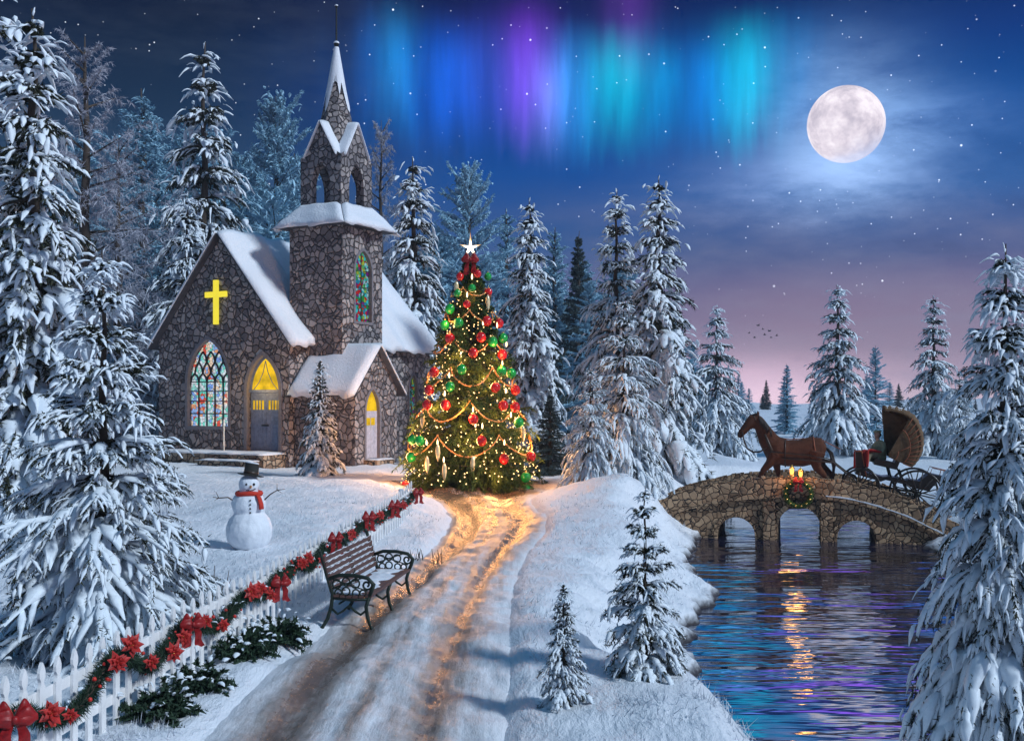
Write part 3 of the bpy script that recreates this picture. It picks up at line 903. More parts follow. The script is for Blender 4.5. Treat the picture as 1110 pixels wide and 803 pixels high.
# terrace and steps
ter = MB()
ter.box((-6.5, -1.25, ZB), (-.15, -.002, .60)); ter.box((-3.0, -1.75, ZB), (-.35, -1.252, .38))
tt = ter.build('entrance_terrace', M['stone_warm'], CH)
sn = slab('terrace_snow', M['snow_roof'], tt, (-6.5, -1.27, .602), (-.13, -1.27, .602), (-.13, -.01, .602), (-6.5, -.01, .602), .09, .012, 77, 40, 8)
slab('terrace_snow', M['snow_roof'], tt, (-3.0, -1.77, .382), (-.33, -1.77, .382), (-.33, -1.26, .382), (-3.0, -1.26, .382), .06, .008, 78, 20, 6)
st = MB(); st.box((A1 + .002, .85, ZB), (A1 + .62, 1.95, .42)); st.box((A1 + .622, .7, ZB), (A1 + 1.1, 2.1, .24))
st = st.build('porch_step', M['stone_warm'], CH)
slab('step_snow', M['snow_roof'], st, (A1 + .01, .85, .422), (A1 + .62, .85, .422), (A1 + .62, 1.95, .422), (A1 + .01, 1.95, .422), .04, .006, 79, 8, 8)
# white pole leaning by the door
pm = MB(); pm.tube([(0, 0, 0), (.02, .0, .5), (.06, .02, 1.25)], [.03, .028, .022], 8)
pl_ = pm.build('leaning_pole', M['pole'])
CM = Matrix.Translation((-8.54, 42, 0)) @ Matrix.Rotation(TH, 4, 'Z')
pl_.location = CM @ Vector((-2.72, -.62, .66)); pl_.rotation_euler = (R(4), 0, TH)
tag(pl_, 'thin white pole standing on the terrace left of the church door', 'pole')

l = bpy.data.lights.new('transom_fill', 'POINT'); l.energy = 38; l.color = (1.0, .62, .22); l.shadow_soft_size = .2  # added lamp before the door, boosting the weak glow of the transom glass
o = link('transom_fill', l); o.location = CM @ Vector((-1.28, -.55, 3.1))
l = bpy.data.lights.new('window_light', 'POINT'); l.energy = 12; l.color = (1.0, .85, .7); l.shadow_soft_size = .3
o = link('window_light', l); o.location = CM @ Vector((-4.18, -.7, 2.6))
# ------------------------------------------------------------------ conifers (built one metre tall, then scaled)
def nrmz(a): return a / np.maximum(np.linalg.norm(a, axis=-1, keepdims=True), 1e-9)


def tongues(rg, B, D, Ln, droop, w, ns=6, nc=6, flat=.6, lift=.35, jit=.28):
    """soft snow ridges lying along twigs. B base, D direction (n,3), Ln length, droop, w half width"""
    n = len(B); s = np.linspace(0, 1, ns)
    pts = B[:, None] + D[:, None] * (Ln[:, None] * s)[..., None]
    pts[..., 2] -= droop[:, None] * Ln[:, None] * s ** 2
    tan = D[:, None].repeat(ns, 1).copy(); tan[..., 2] -= 2 * droop[:, None] * s
    tan = nrmz(tan)
    side = nrmz(np.cross(tan, np.array([0, 0, 1.0]))); up = np.cross(side, tan)
    prof = (np.sin(PI * np.clip(s, .03, .985) ** .75) ** .55)[None, :] * (1 + jit * rg.normal(size=(n, ns)))
    r = np.clip(prof, .12, 1.5) * w[:, None]
    a = np.linspace(0, 2 * PI, nc, endpoint=False)
    ca, sa = np.cos(a), np.sin(a); sa = np.where(sa < 0, sa * .45, sa)
    V = pts[:, :, None] + side[:, :, None] * (r[..., None] * ca)[..., None] + up[:, :, None] * (r[..., None] * flat * (sa + lift))[..., None]
    V = V + rg.normal(size=V.shape) * (w[:, None, None, None] * .10)
    o = (np.arange(n) * ns * nc)[:, None, None]
    i = np.arange(ns - 1)[None, :, None] * nc; j = np.arange(nc)[None, None, :]; j2 = (j + 1) % nc
    Fq = np.stack([o + i + j, o + i + j2, o + i + nc + j2, o + i + nc + j], -1).reshape(-1, 4)
    return V.reshape(-1, 3), Fq


def blades(rg, B, D, Ln, droop, m, ln, wd, spread=1.0, down=.35, fwd=.6, k=None):
    """needle sprays: m slim triangles along every twig"""
    n = len(B); s = rg.uniform(.02, 1.0, (n, m))
    p = B[:, None] + D[:, None] * (Ln[:, None] * s)[..., None]
    p[..., 2] -= droop[:, None] * Ln[:, None] * s ** 2
    tan = D[:, None].repeat(m, 1).copy(); tan[..., 2] -= 2 * droop[:, None] * s; tan = nrmz(tan)
    q = rg.normal(size=(n, m, 3)); q[..., 2] -= down * 2
    d = nrmz(tan * fwd + nrmz(q) * spread)
    l = ln * rg.uniform(.6, 1.3, (n, m, 1))
    if k is not None: l = l * k[:, None, None]
    sd = nrmz(np.cross(d, rg.normal(size=(n, m, 3)))) * (wd * .5 * rg.uniform(.7, 1.3, (n, m, 1)))
    V = np.stack([p - sd, p + sd, p + d * l], 2).reshape(-1, 3)
    return V, np.arange(len(V)).reshape(-1, 3)


def conifer(name, seed, nb=150, rad=.2, power=.85, twn=6, m=24, tw=.0145, ln=.022, wd=.0042, snow=True, mats=('needle', 'clump'), pitch=(-28, 38), droop=(.5, .12), base=.04, gap=.12, twl=.46, tk=.016, inner=True, curl=0.0, top=.035, lobe=1.0, layers=0):
    """returns three meshes: trunk, foliage, snow"""
    rg = np.random.default_rng(seed)
    i = np.arange(nb); u = (i + rg.uniform(0, 1, nb)) / nb
    t = base + (1 - top - base) * u ** 1.22
    if layers:
        q = t ** .9 * layers; t = np.clip(((np.floor(q) + .5 + (q - np.floor(q) - .5) * .42) / layers), 0, 1) ** (1 / .9)
        t = np.clip(t, base * .6, 1 - top)
    keep = rg.uniform(size=nb) > gap; t, i = t[keep], i[keep]; n = len(t)
    az = i * 2.39996 + rg.normal(size=n) * .35
    lob = 1 + lobe * (.16 * np.sin(az * 2 + seed) + .12 * np.sin(az * 3 + t * 9 + seed * 2))
    L = rad * (1 - t) ** power * rg.uniform(1 - .38 * min(1, lobe + .3), 1 + .24 * min(1, lobe + .3), n) * lob + .004
    pi_ = np.radians(pitch[0] + (pitch[1] - pitch[0]) * t ** 1.3 + rg.normal(size=n) * 7)
    dr = droop[0] + (droop[1] - droop[0]) * t + rg.normal(size=n) * .05
    dh = np.stack([np.cos(az), np.sin(az), 0 * az], -1)
    D = dh * np.cos(pi_)[:, None]; D[:, 2] = np.sin(pi_)
    B = np.stack([0 * t, 0 * t, t], -1)
    ks = (np.arange(twn) + .5) / twn
    TB, TD, TL, TR, TS = [], [], [], [], []
    for k in range(twn):
        s = .18 + .82 * ks[k] + rg.uniform(-.05, .05, n)
        b = B + D * (L * s)[:, None]; b[:, 2] -= dr * L * s * s
        sg = (1 if k % 2 else -1) * np.radians(rg.uniform(22, 62, n)) * (1 - .45 * s)
        h = az + sg
        pt = pi_ - np.arctan(2 * dr * s) * .8 - np.radians(8) + rg.normal(size=n) * .12
        d = np.stack([np.cos(h) * np.cos(pt), np.sin(h) * np.cos(pt), np.sin(pt)], -1)
        TB.append(b); TD.append(d); TL.append(L * (twl - .20 * s) * rg.uniform(.7, 1.25, n) + .002 + .008 * (1 - t)); TR.append(np.full(n, .45) - curl); TS.append(s)
    TB, TD, TL, TR = map(np.concatenate, (TB, TD, TL, TR))
    Vb, Fb = [], []; off = 0
    kh = .32 + .78 * (1 - t)
    for a in ((TB, TD, TL, TR, m, np.tile(kh, twn)), (B + D * (L * .12)[:, None], D, L * .95, dr, int(m * 1.5), kh)):
        v, f = blades(rg, a[0], a[1], a[2], a[3], a[4], ln, wd, k=a[5])
        Vb.append(v); Fb.append(f + off); off += len(v)
    if inner:                                            # dead inner twigs that darken the middle
        v, f = blades(rg, B, D, L * .5, dr * .3, 14, ln * 1.5, wd * 1.6, 1.1, .2, k=kh)
        Vb.append(v); Fb.append(f + off)
    fol = mesh_np(name + '_foliage', np.concatenate(Vb), [np.concatenate(Fb)], False, [M[mats[0]]])
    sno = None
    if snow:
        sc = np.clip(TL / (rad * .30), .45, 1.25)
        w = tw * rg.uniform(.6, 1.25, len(TB)) * sc * np.tile(.32 + .75 * (1 - t) ** .8, twn)
        k = rg.uniform(size=len(TB)) > .10
        V1, F1 = tongues(rg, TB[k], TD[k], TL[k] * 1.02, TR[k], w[k])
        sw = tw * .85 * rg.uniform(.8, 1.2, n) * np.clip(L / (rad * .55), .18, 1.2)
        bb = B + D * (L * .22)[:, None]; bb[:, 2] -= dr * L * .22 ** 2
        V2, F2 = tongues(rg, bb, D - np.array([0, 0, 1.0]) * (dr * .44)[:, None], L * .80, dr * .8, sw, 9)
        # small dabs scattered over the sprays
        nd = int(len(TB) * .8); q = rg.integers(0, len(TB), nd)
        db = TB[q] + TD[q] * (TL[q] * rg.uniform(.2, .9, nd))[:, None] + rg.normal(size=(nd, 3)) * tw * .8
        db[:, 2] -= tw * .6
        V3, F3 = tongues(rg, db, nrmz(TD[q] + rg.normal(size=(nd, 3)) * .4), np.full(nd, tw * 2.0) * rg.uniform(.6, 1.4, nd), np.full(nd, .5), tw * rg.uniform(.25, .5, nd), 4, 5)
        tp = np.array([[0, 0, .985]]); V4, F4 = tongues(rg, tp, np.array([[.15, 0, 1.0]]), np.array([.022]), np.array([0.2]), np.array([tw * .22]))
        o1 = len(V1); o2 = o1 + len(V2); o3 = o2 + len(V3)
        sno = mesh_np(name + '_snow', np.concatenate([V1, V2, V3, V4]), [np.concatenate([F1, F2 + o1, F3 + o2, F4 + o3])], True, [M[mats[1]]])
    mb = MB()
    mb.tube([(.004 * math.sin(k * 2 + seed), .004 * math.cos(k * 3 + seed), k / 9 if k else -.03) for k in range(10)], [tk * (1 - k / 9) ** .8 + .0012 for k in range(10)], 8)
    for a, b, c, l in zip(B[::2], D[::2], dr[::2], L[::2]):
        mb.tube([a + b * l * s - np.array([0, 0, c * l * s * s]) for s in (0, .5, .9)], [.0035, .0022, .0008], 4, False)
    tr = bpy.data.meshes.new(name + '_trunk'); tr.from_pydata(mb.v, [], mb.f); tr.materials.append(M['bark'])
    tr.polygons.foreach_set('use_smooth', [True] * len(tr.polygons)); tr.update()
    return tr, fol, sno


KIND = {}
KIND['spruce_a'] = conifer('spruce_a', 1, 190, .225, 1.0, layers=17)
KIND['spruce_b'] = conifer('spruce_b', 2, 200, .205, .98, droop=(.6, .2), pitch=(-22, 30), layers=15)
KIND['spruce_c'] = conifer('spruce_c', 3, 210, .255, 1.08, pitch=(-32, 35), layers=14)
KIND['slim'] = conifer('slim', 4, 225, .168, .92, droop=(.7, .25), pitch=(-20, 20), tw=.0135, layers=17)
KIND['broad'] = conifer('broad', 5, 230, .30, .8, 7, 26, .0135, .02, .0036, droop=(.42, .1), pitch=(-30, 40), layers=11)
KIND['fore_left'] = conifer('fore_left', 6, 310, .36, 1.05, 9, 34, .0145, .017, .0030, droop=(.24, .08), pitch=(-17, 34), twl=.36, gap=.12, curl=.18, layers=12)
KIND['fore_right'] = conifer('fore_right', 7, 330, .195, .88, 8, 34, .0130, .016, .0028, droop=(.75, .25), pitch=(-24, 34), twl=.44, layers=16)
KIND['sapling'] = conifer('sapling', 8, 105, .23, .9, 6, 40, .0195, .030, .0055, droop=(.35, .05), pitch=(-14, 45), gap=.05, layers=11)
KIND['little'] = conifer('little', 9, 115, .205, .88, 6, 38, .0190, .028, .0052, droop=(.4, .1), pitch=(-18, 42), gap=.05)
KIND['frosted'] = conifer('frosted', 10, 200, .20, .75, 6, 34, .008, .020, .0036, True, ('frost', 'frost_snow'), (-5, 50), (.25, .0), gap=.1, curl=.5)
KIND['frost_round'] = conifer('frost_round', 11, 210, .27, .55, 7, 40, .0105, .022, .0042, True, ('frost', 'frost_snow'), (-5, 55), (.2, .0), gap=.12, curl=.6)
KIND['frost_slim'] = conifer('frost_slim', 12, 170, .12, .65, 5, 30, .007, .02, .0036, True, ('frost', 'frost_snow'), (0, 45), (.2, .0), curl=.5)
KIND['larch'] = conifer('larch', 13, 150, .26, .55, 7, 20, .005, .030, .0022, False, ('frost_grey', 'clump'), (-12, 40), (.15, -.1), gap=.2, tk=.02, inner=False)
KIND['dark_slim'] = conifer('dark_slim', 14, 190, .13, .8, 5, 40, .005, .022, .0042, False, ('needle_mid', 'clump'), (0, 45), (.2, .0), gap=.06)


def tree(name, kind, px, top, d, base_z=None, wide=1.0, rz=0.0, label='', group=None, lean=0.0):
    """a conifer whose tip shows at photo pixel px,top when it stands d metres away"""
    x = (px - CX) / F * d
    z0 = gzs(x, d) if base_z is None else base_z
    H = (EYE - (top - HY) / F * d) - z0
    o = empty(name, (x, d, z0 - .02), rz, label, 'tree', group)
    o.scale = (H * wide, H * wide, H)
    if lean: o.rotation_euler[1] = lean
    t, f, s = KIND[kind]
    link('trunk', t, o); link('foliage', f, o)
    if s: link('snow', s, o)
    return o


T = tree
# foreground
T('snowy_spruce', 'fore_left', 112, 268, 12.4, wide=1.02, rz=.6, label='large spreading snow-laden spruce behind the picket fence, nearest tree on the left', group='large snow-laden spruces in the foreground')
T('snowy_spruce', 'fore_right', 1089, 262, 10.6, wide=.92, rz=2.2, label='tall snow-laden spruce on the right bank of the pond, cut by the picture edge', group='large snow-laden spruces in the foreground')
T('snowy_spruce', 'slim', 36, 8, 23.5, wide=1.22, rz=1.0, label='very tall snow-covered spruce at the left edge, reaching the top of the picture')
T('snowy_spruce', 'spruce_b', -30, -90, 27, wide=1.15, rz=3, label='dark half-hidden spruce cut by the left picture edge')
T('spruce_sapling', 'sapling', 699, 524, 11.2, wide=1.0, rz=.4, label='small snow-dusted spruce on the near bank, the taller of two beside the pond', group='young spruces on the near bank')
T('spruce_sapling', 'little', 611, 628, 10.2, wide=1.08, rz=1.4, label='smallest snow-dusted spruce, alone between the cart track and the pond', group='young spruces on the near bank')
# around the church
T('young_spruce', 'little', 347, 388, 36.5, wide=1.05, rz=2.0, label='young snow-dusted spruce standing in front of the church wall right of the main door')
T('snowy_spruce', 'spruce_b', 221, 46, 60, wide=1.0, rz=.3, label='tall snow-laden spruce rising behind the church gable with the cross')
T('snowy_spruce', 'spruce_c', 203, 208, 52, wide=1.05, rz=1.1, label='lower snowy spruce leaning over the left slope of the church gable')
T('bare_larch', 'larch', 93, 40, 50, wide=1.0, rz=.2, label='tall grey frosted larch with thin bare branches, left of the church')
T('bare_larch', 'larch', 128, 150, 52, wide=.9, rz=2.4, label='lower grey frosted larch close beside the left church wall')
T('frosted_pine', 'frost_slim', 155, 96, 66, wide=1.3, rz=.7, label='slim blue frosted pine between the grey larch and the tall spruce behind the church')
T('frosted_pine', 'frost_round', 300, 104, 66, wide=.86, rz=.9, label='bushy blue frosted pine directly left of the church steeple')
T('frosted_pine', 'frost_round', 262, 168, 72, wide=.9, rz=2.9, label='lower blue frosted pine behind the nave roof')
T('bare_larch', 'larch', 413, 130, 74, wide=.6, rz=3.6, label='thin dark bare larch just right of the belfry')
T('snowy_spruce', 'slim', 448, 170, 58, wide=1.15, rz=2.6, label='slim snow-laden spruce behind the rear church roof')
T('frosted_pine', 'frost_round', 508, 178, 66, wide=.88, rz=4.1, label='bright blue frosted pine directly behind the tip of the Christmas tree')
T('frosted_pine', 'frosted', 470, 262, 60, wide=1.1, rz=5, label='low blue frosted pine left of the Christmas tree star')
T('snowy_spruce', 'slim', 574, 214, 47, wide=1.15, rz=.5, label='slim snow-laden spruce just right of the Christmas tree')
T('frosted_pine', 'frost_slim', 549, 226, 68, wide=1.25, rz=1.5, label='narrow blue frosted pine peeping up left of the slim snow-laden spruce')
T('frosted_pine', 'frost_slim', 601, 246, 66, wide=1.2, rz=2.5, label='narrow dark blue frosted pine right of the slim snow-laden spruce')
T('dark_spruce', 'dark_slim', 627, 250, 64, wide=1.0, rz=1, label='narrow dark green spruce with no snow, behind the middle group')
T('frosted_pine', 'frosted', 640, 300, 56, wide=1.1, rz=3.3, label='blue frosted pine below the dark green spruce in the middle group')
# the middle group
T('snowy_spruce', 'spruce_a', 668, 204, 42, wide=.98, rz=1.9, label='tall bushy snowy spruce left in the pair of tall spruces above the bank')
T('snowy_spruce', 'slim', 714, 190, 40, wide=1.25, rz=.1, label='tallest slender snowy spruce, right in the pair of tall spruces above the bank')
T('snowy_spruce', 'broad', 676, 322, 33, wide=1.02, rz=2.7, label='low broad snow-heaped spruce in front of the pair of tall spruces')
T('snowy_spruce', 'broad', 640, 398, 31, wide=.98, rz=.8, label='low snowy spruce with drooping boughs lit warm by the Christmas tree')
T('dark_spruce', 'dark_slim', 596, 425, 38, wide=2.0, rz=.8, label='low dark green fir lit warm just right of the Christmas tree')
# beyond the bridge
T('snowy_spruce', 'spruce_c', 777, 330, 58, wide=1.2, rz=.9, label='snowy spruce left of the horse, beyond the bridge')
T('snowy_spruce', 'spruce_c', 908, 308, 63, wide=1.28, rz=2.3, label='snowy spruce right behind the horse and the carriage')
T('frosted_pine', 'frosted', 949, 374, 80, wide=1.0, rz=4, label='grey-blue frosted pine behind the carriage hood')
T('snowy_spruce', 'spruce_a', 1012, 320, 64, wide=1.15, rz=3.9, label='snowy spruce beyond the carriage with open upper branches')
T('snowy_spruce', 'broad', 1040, 400, 60, wide=.8, rz=1.9, label='low bushy snowy spruce behind the rear of the carriage')
T('frosted_pine', 'frost_slim', 853, 394, 88, wide=1.5, rz=.4, label='distant narrow frosted pine between the horse and the snowy spruce behind it')
T('frosted_pine', 'frost_slim', 812, 420, 110, wide=1.6, rz=1.4, label='tiny distant pine just right of the snowy spruce above the horse head')
T('snowy_spruce', 'spruce_b', 1118, 288, 26, wide=1.0, rz=2, label='snowy spruce half hidden behind the tall one at the right picture edge')
# the wood behind, each its own tree
rnd = random.Random(12)
row = []
for px in list(range(12, 330, 19)) + list(range(384, 770, 18)):
    d = rnd.uniform(70, 98); px2 = px + rnd.uniform(-8, 8)
    if px < 330: top = rnd.uniform(120, 250)
    else: top = np.interp(px, [384, 560, 690, 760], [255, 285, 310, 400]) + rnd.uniform(-22, 40)
    row.append((px2, top, d))
row.sort()
ordw = ['first', 'second', 'third', 'fourth', 'fifth', 'sixth', 'seventh', 'eighth', 'ninth', 'tenth', 'eleventh', 'twelfth', 'thirteenth', 'fourteenth', 'fifteenth', 'sixteenth', 'seventeenth', 'eighteenth', 'nineteenth', 'twentieth', 'twenty-first', 'twenty-second', 'twenty-third', 'twenty-fourth', 'twenty-fifth', 'twenty-sixth', 'twenty-seventh', 'twenty-eighth', 'twenty-ninth', 'thirtieth', 'thirty-first', 'thirty-second', 'thirty-third', 'thirty-fourth', 'thirty-fifth', 'thirty-sixth', 'thirty-seventh', 'thirty-eighth', 'thirty-ninth', 'fortieth']
for i, (px, top, d) in enumerate(row):
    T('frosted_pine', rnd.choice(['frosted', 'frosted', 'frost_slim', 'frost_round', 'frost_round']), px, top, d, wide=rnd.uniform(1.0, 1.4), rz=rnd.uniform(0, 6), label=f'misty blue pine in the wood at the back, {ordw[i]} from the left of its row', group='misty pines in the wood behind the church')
far = sorted((rnd.uniform(770, 1080), rnd.uniform(406, 432), rnd.uniform(105, 190)) for _ in range(22))
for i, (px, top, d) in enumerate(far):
    T('frosted_pine', rnd.choice(['frost_slim', 'frosted', 'dark_slim']), px, top, d, wide=rnd.uniform(1.1, 1.6), rz=rnd.uniform(0, 6), label=f'tiny far pine on the snowy hills beyond the bridge, {ordw[i]} from the left', group='far pines on the hills beyond the bridge')

# ------------------------------------------------------------------ Christmas tree
CTX, CTY = P(510, 523, 34)[:2]
CTZ = gzs(CTX, CTY)
CTH = EYE - (274 - HY) / F * 34 - CTZ
t_, f_, _ = conifer('christmas', 33, 460, .305, .90, 7, 50, .01, .022, .0034, False, ('fir', 'clump'), (-8, 42), (.10, .0), base=.03, gap=0, twl=.34, lobe=.12)
CT = empty('christmas_tree', (CTX, CTY, CTZ), .3, 'tall green Christmas fir covered in lights and baubles beside the church', 'tree')
CT.scale = (CTH,) * 3
link('trunk', t_, CT); link('foliage', f_, CT)
CRAD = lambda z: .290 * CTH * max(0.0, 1 - max(0, (z - CTZ)) / CTH) ** .90 + .05


def on_tree(px, py, extra=.05):
    """point on the visible side of the tree for a photo pixel"""
    d = CTY
    for _ in range(6):
        x, y, z = P(px, py, d)
        r = CRAD(z) + extra; dx = x - CTX
        d = CTY - math.sqrt(max(r * r - dx * dx, 0.0))
    return P(px, py, d)


def ornament_mesh(name, mat, r):
    mb = MB(); mb.ball((0, 0, -r - .03), (r, r, r * 1.08), 14, 10); 
    mb.cur = 1; mb.lathe([(r * .28, -.035), (r * .26, .0), (r * .1, .005)], (0, 0, 0), 8)
    mb.tube([(0, 0, 0), (.0, 0, .05)], .006, 5)
    o = mb.build(name, [M[mat], M['gold']]); me = o.data; bpy.data.objects.remove(o); return me


px_of = lambda l: [(410 + x / 2.676, 240 + y / 2.676) for x, y in l]
reds = px_of([(237, 160), (288, 152), (257, 240), (315, 285), (350, 292), (208, 335), (298, 332), (275, 377), (360, 382), (162, 433), (340, 478), (148, 485), (398, 485), (142, 528), (195, 528), (363, 530), (397, 534), (276, 570), (300, 632), (365, 685), (443, 678), (320, 205)])
greens = px_of([(318, 160), (272, 193), (208, 250), (233, 290), (193, 297), (362, 335), (332, 345), (242, 425), (358, 430), (386, 437), (208, 475), (408, 580), (100, 628), (121, 632), (95, 680), (428, 738), (230, 208)])
golds = px_of([(173, 655), (192, 710), (274, 690), (142, 690), (227, 180), (420, 600), (128, 560), (318, 222)])
for nm, lst, mt, col in (('red_bauble', reds, 'redglass', 'red'), ('green_bauble', greens, 'greenglass', 'green')):
    me = ornament_mesh(nm, mt, .15)
    for i, (px, py) in enumerate(sorted(lst, key=lambda q: q[1])):
        x, y, z = on_tree(px, py, .16)
        o = link(nm, me); o.location = (x, y, z + .14)
        k = .78 if py < 330 else 1.0
        o.scale = (k, k, k)
        tag(o, f'shiny {col} bauble on the Christmas tree, {ordw[i]} {col} one counted from the top', 'bauble', f'{col} baubles on the Christmas tree')
mb = MB(); mb.lathe([(.01, -.52), (.05, -.40), (.075, -.25), (.06, -.1), (.03, -.03), (.01, 0)], (0, 0, 0), 8)
M['icicle'] = plain('pearl_glass', (.85, .72, .42), .2, .2, bumps=0)
o = mb.build('drop_ornament', M['icicle']); me = o.data; bpy.data.objects.remove(o)
for i, (px, py) in enumerate(sorted(golds, key=lambda q: q[1])):
    x, y, z = on_tree(px, py, .16); o = link('drop_ornament', me); o.location = (x, y, z + .1)
    tag(o, f'long pale gold drop ornament on the Christmas tree, {ordw[i]} of its kind from the top', 'ornament', 'gold drop ornaments on the Christmas tree')
for nm, px, py, mt, lb in (('red_bauble', 440, 515, 'redglass', 'red bauble lying on the snow at the left foot of the Christmas tree'), ('green_bauble', 570, 516, 'greenglass', 'green bauble lying on the snow at the right foot of the Christmas tree')):
    x, y, _ = P(px, py, 33.2); o = link(nm, bpy.data.meshes[nm]); o.location = (x, y, gzs(x, y) + .25); o.scale = (1, 1, 1); tag(o, lb, 'bauble')

# beaded garlands: each one swags round the whole tree
for i, (zf, n, dip) in enumerate(((.145, 6, .62), (.285, 6, .62), (.43, 6, .55), (.57, 5, .45), (.70, 5, .35), (.81, 4, .25))):
    z0 = CTZ + zf * CTH + dip; mb = MB(); pts = []
    N = n * 16
    for k in range(N):
        a = 2 * PI * k / N + i * .55
        sw = ((k % 16) / 16 - .5) * 2
        z = z0 - dip * (1 - sw * sw)
        r = CRAD(z) + .08 + .04 * math.sin(k * .9)
        pts.append((CTX + r * math.cos(a), CTY + r * math.sin(a), z))
    mb.tube(pts, .020, 5, closed=True)
    for k, p in enumerate(pts):
        if k % 2 == 0: mb.ball(p, .034, 6, 4)
    tag(mb.build('bead_garland', M['goldsoft']), f'coppery bead garland swagged round the Christmas tree, {ordw[i]} tier from the bottom', 'garland', 'bead garlands on the Christmas tree')
# light string: wire, a hundred bulbs that show largest, the rest as one
LS = empty('light_string', (CTX, CTY, CTZ), 0, 'long string of tiny warm white lights wound round the Christmas tree', 'string lights')
rnd = random.Random(4); mb = MB(); pts = []; bul = []
turns = 15
for k in range(900):
    f = k / 899; z = (.04 + .92 * f ** .85) * CTH
    a = turns * 2 * PI * f + .2 * math.sin(k * .7)
    r = max(CRAD(z + CTZ) - .02 + .06 * math.sin(k * 1.3), .03)
    p = (r * math.cos(a), r * math.sin(a), z + .08 * math.sin(k * .5)); pts.append(p)
mb.tube(pts, .006, 4); mb.build('wire', M['lead'], LS)
for k in range(900):
    z = CTH * (.03 + .94 * (1 - rnd.random() ** .5)); a = rnd.uniform(0, 2 * PI); r = max(CRAD(z + CTZ) + rnd.uniform(-.30, .12), .03)
    bul.append((r * math.cos(a), r * math.sin(a), z, a))
bul.sort(key=lambda b: b[1])
b1 = MB(); b1.ball((0, 0, 0), .018, 6, 5); bo = b1.build('bulb', M['glow_bulb'], LS); bme = bo.data
bo.location = bul[0][:3]
for b in bul[1:100]:
    q = link('bulb', bme, LS); q.location = b[:3]
b2 = MB()
for b in bul[100:]: b2.ball(b[:3], .0165, 6, 4)
tag(b2.build('bulbs', M['glow_bulb'], LS), kind='stuff')
# large candle-like lights
bl = px_of([(258, 212), (304, 293), (206, 445), (193, 498), (360, 412), (370, 490), (275, 545), (190, 690), (172, 640), (282, 588), (302, 592), (366, 640), (140, 640), (240, 385), (272, 160), (385, 560), (318, 235), (345, 300), (372, 355), (278, 690)])
b3 = MB(); b3.lathe([(.010, -.09), (.022, -.05), (.025, .0), (.015, .05), (.003, .085)], (0, 0, 0), 8)
o = b3.build('candle_light', M['glow_bulb_big']); me = o.data; bpy.data.objects.remove(o)
for i, (px, py) in enumerate(sorted(bl, key=lambda q: q[1])):
    x, y, z = on_tree(px, py, .13); o = link('candle_light', me); o.location = (x, y, z)
    tag(o, f'bright candle-shaped light on the Christmas tree, {ordw[i]} of its kind from the top', 'light', 'candle lights on the Christmas tree')
# star with its red bow
mb = MB(); sx, sz = CTX, CTZ + CTH + .06
tips = []
for k in range(10):
    a = PI / 2 + k * PI / 5
    r = (.36 if k % 2 == 0 else .075) * (1.35 if k in (0,) else 1.0)
    tips.append((r * math.cos(a), r * math.sin(a)))
vs = [(x, 0, z) for x, z in tips] + [(0, -.09, 0), (0, .09, 0)]
mb.add(vs, [(k, (k + 1) % 10, 10) for k in range(10)] + [((k + 1) % 10, k, 11) for k in range(10)])
s_ = mb.build('tree_star', M['glow_star']); s_.location = (sx, CTY - .05, sz + .08)
tag(s_, 'glowing white five-pointed star on the tip of the Christmas tree', 'star')


def bow_mesh(name):
    """two puffed loops, smaller ones behind, a knot and two hanging tails of satin ribbon; it faces -y"""
    mb = MB()
    def loop_(q, L, hgt, rise, y, tw_):
        def fn(u, v):
            a = 2 * PI * v; p = math.sin(PI * min(u, .97) ** .8) ** .7
            hh = (.024 + hgt * p) * (1 + .14 * math.sin(u * 9 + tw_)); th = .014 + .036 * p
            x = q * (L * u * (1 - .12 * math.cos(a) * p)); z = rise * math.sin(u * PI * .6) + hh * math.sin(a) - .05 * u * u
            cre = 1 + .38 * math.cos(a * 5 + tw_ + u * 2) * p
            return (x, y - .02 - th * math.cos(a) * cre, z)
        mb.grid(fn, 12, 14)
    for q in (-1, 1):
        loop_(q, .27, .105, .06, -.02, 1.0 + q); loop_(q, .20, .085, .17, .02, 2.5)
        def tail(u, v, q=q):
            w = .045 + .055 * u; x = q * (.03 + .15 * u + .03 * math.sin(u * 6)) + (v - .5) * w * 2
            return (x, -.05 + .035 * math.sin(u * 8 + v * 2.5), -.02 - .46 * u + (.05 * abs(v - .5) * 2 if u > .99 else 0))
        mb.grid(tail, 12, 4); mb.grid(lambda u, v: tuple(a + b for a, b in zip(tail(u, v), (0, .012, 0))), 12, 4)
    mb.ball((0, -.07, .01), (.05, .045, .055), 12, 8)
    o = mb.build(name, M['red']); me = o.data; bpy.data.objects.remove(o); return me
BOW = bow_mesh('ribbon_bow')
o = link('ribbon_bow', BOW); o.location = (CTX, CTY - .22, sz - .32); o.scale = (1.0,) * 3
tag(o, 'red ribbon bow under the star at the top of the Christmas tree', 'bow')
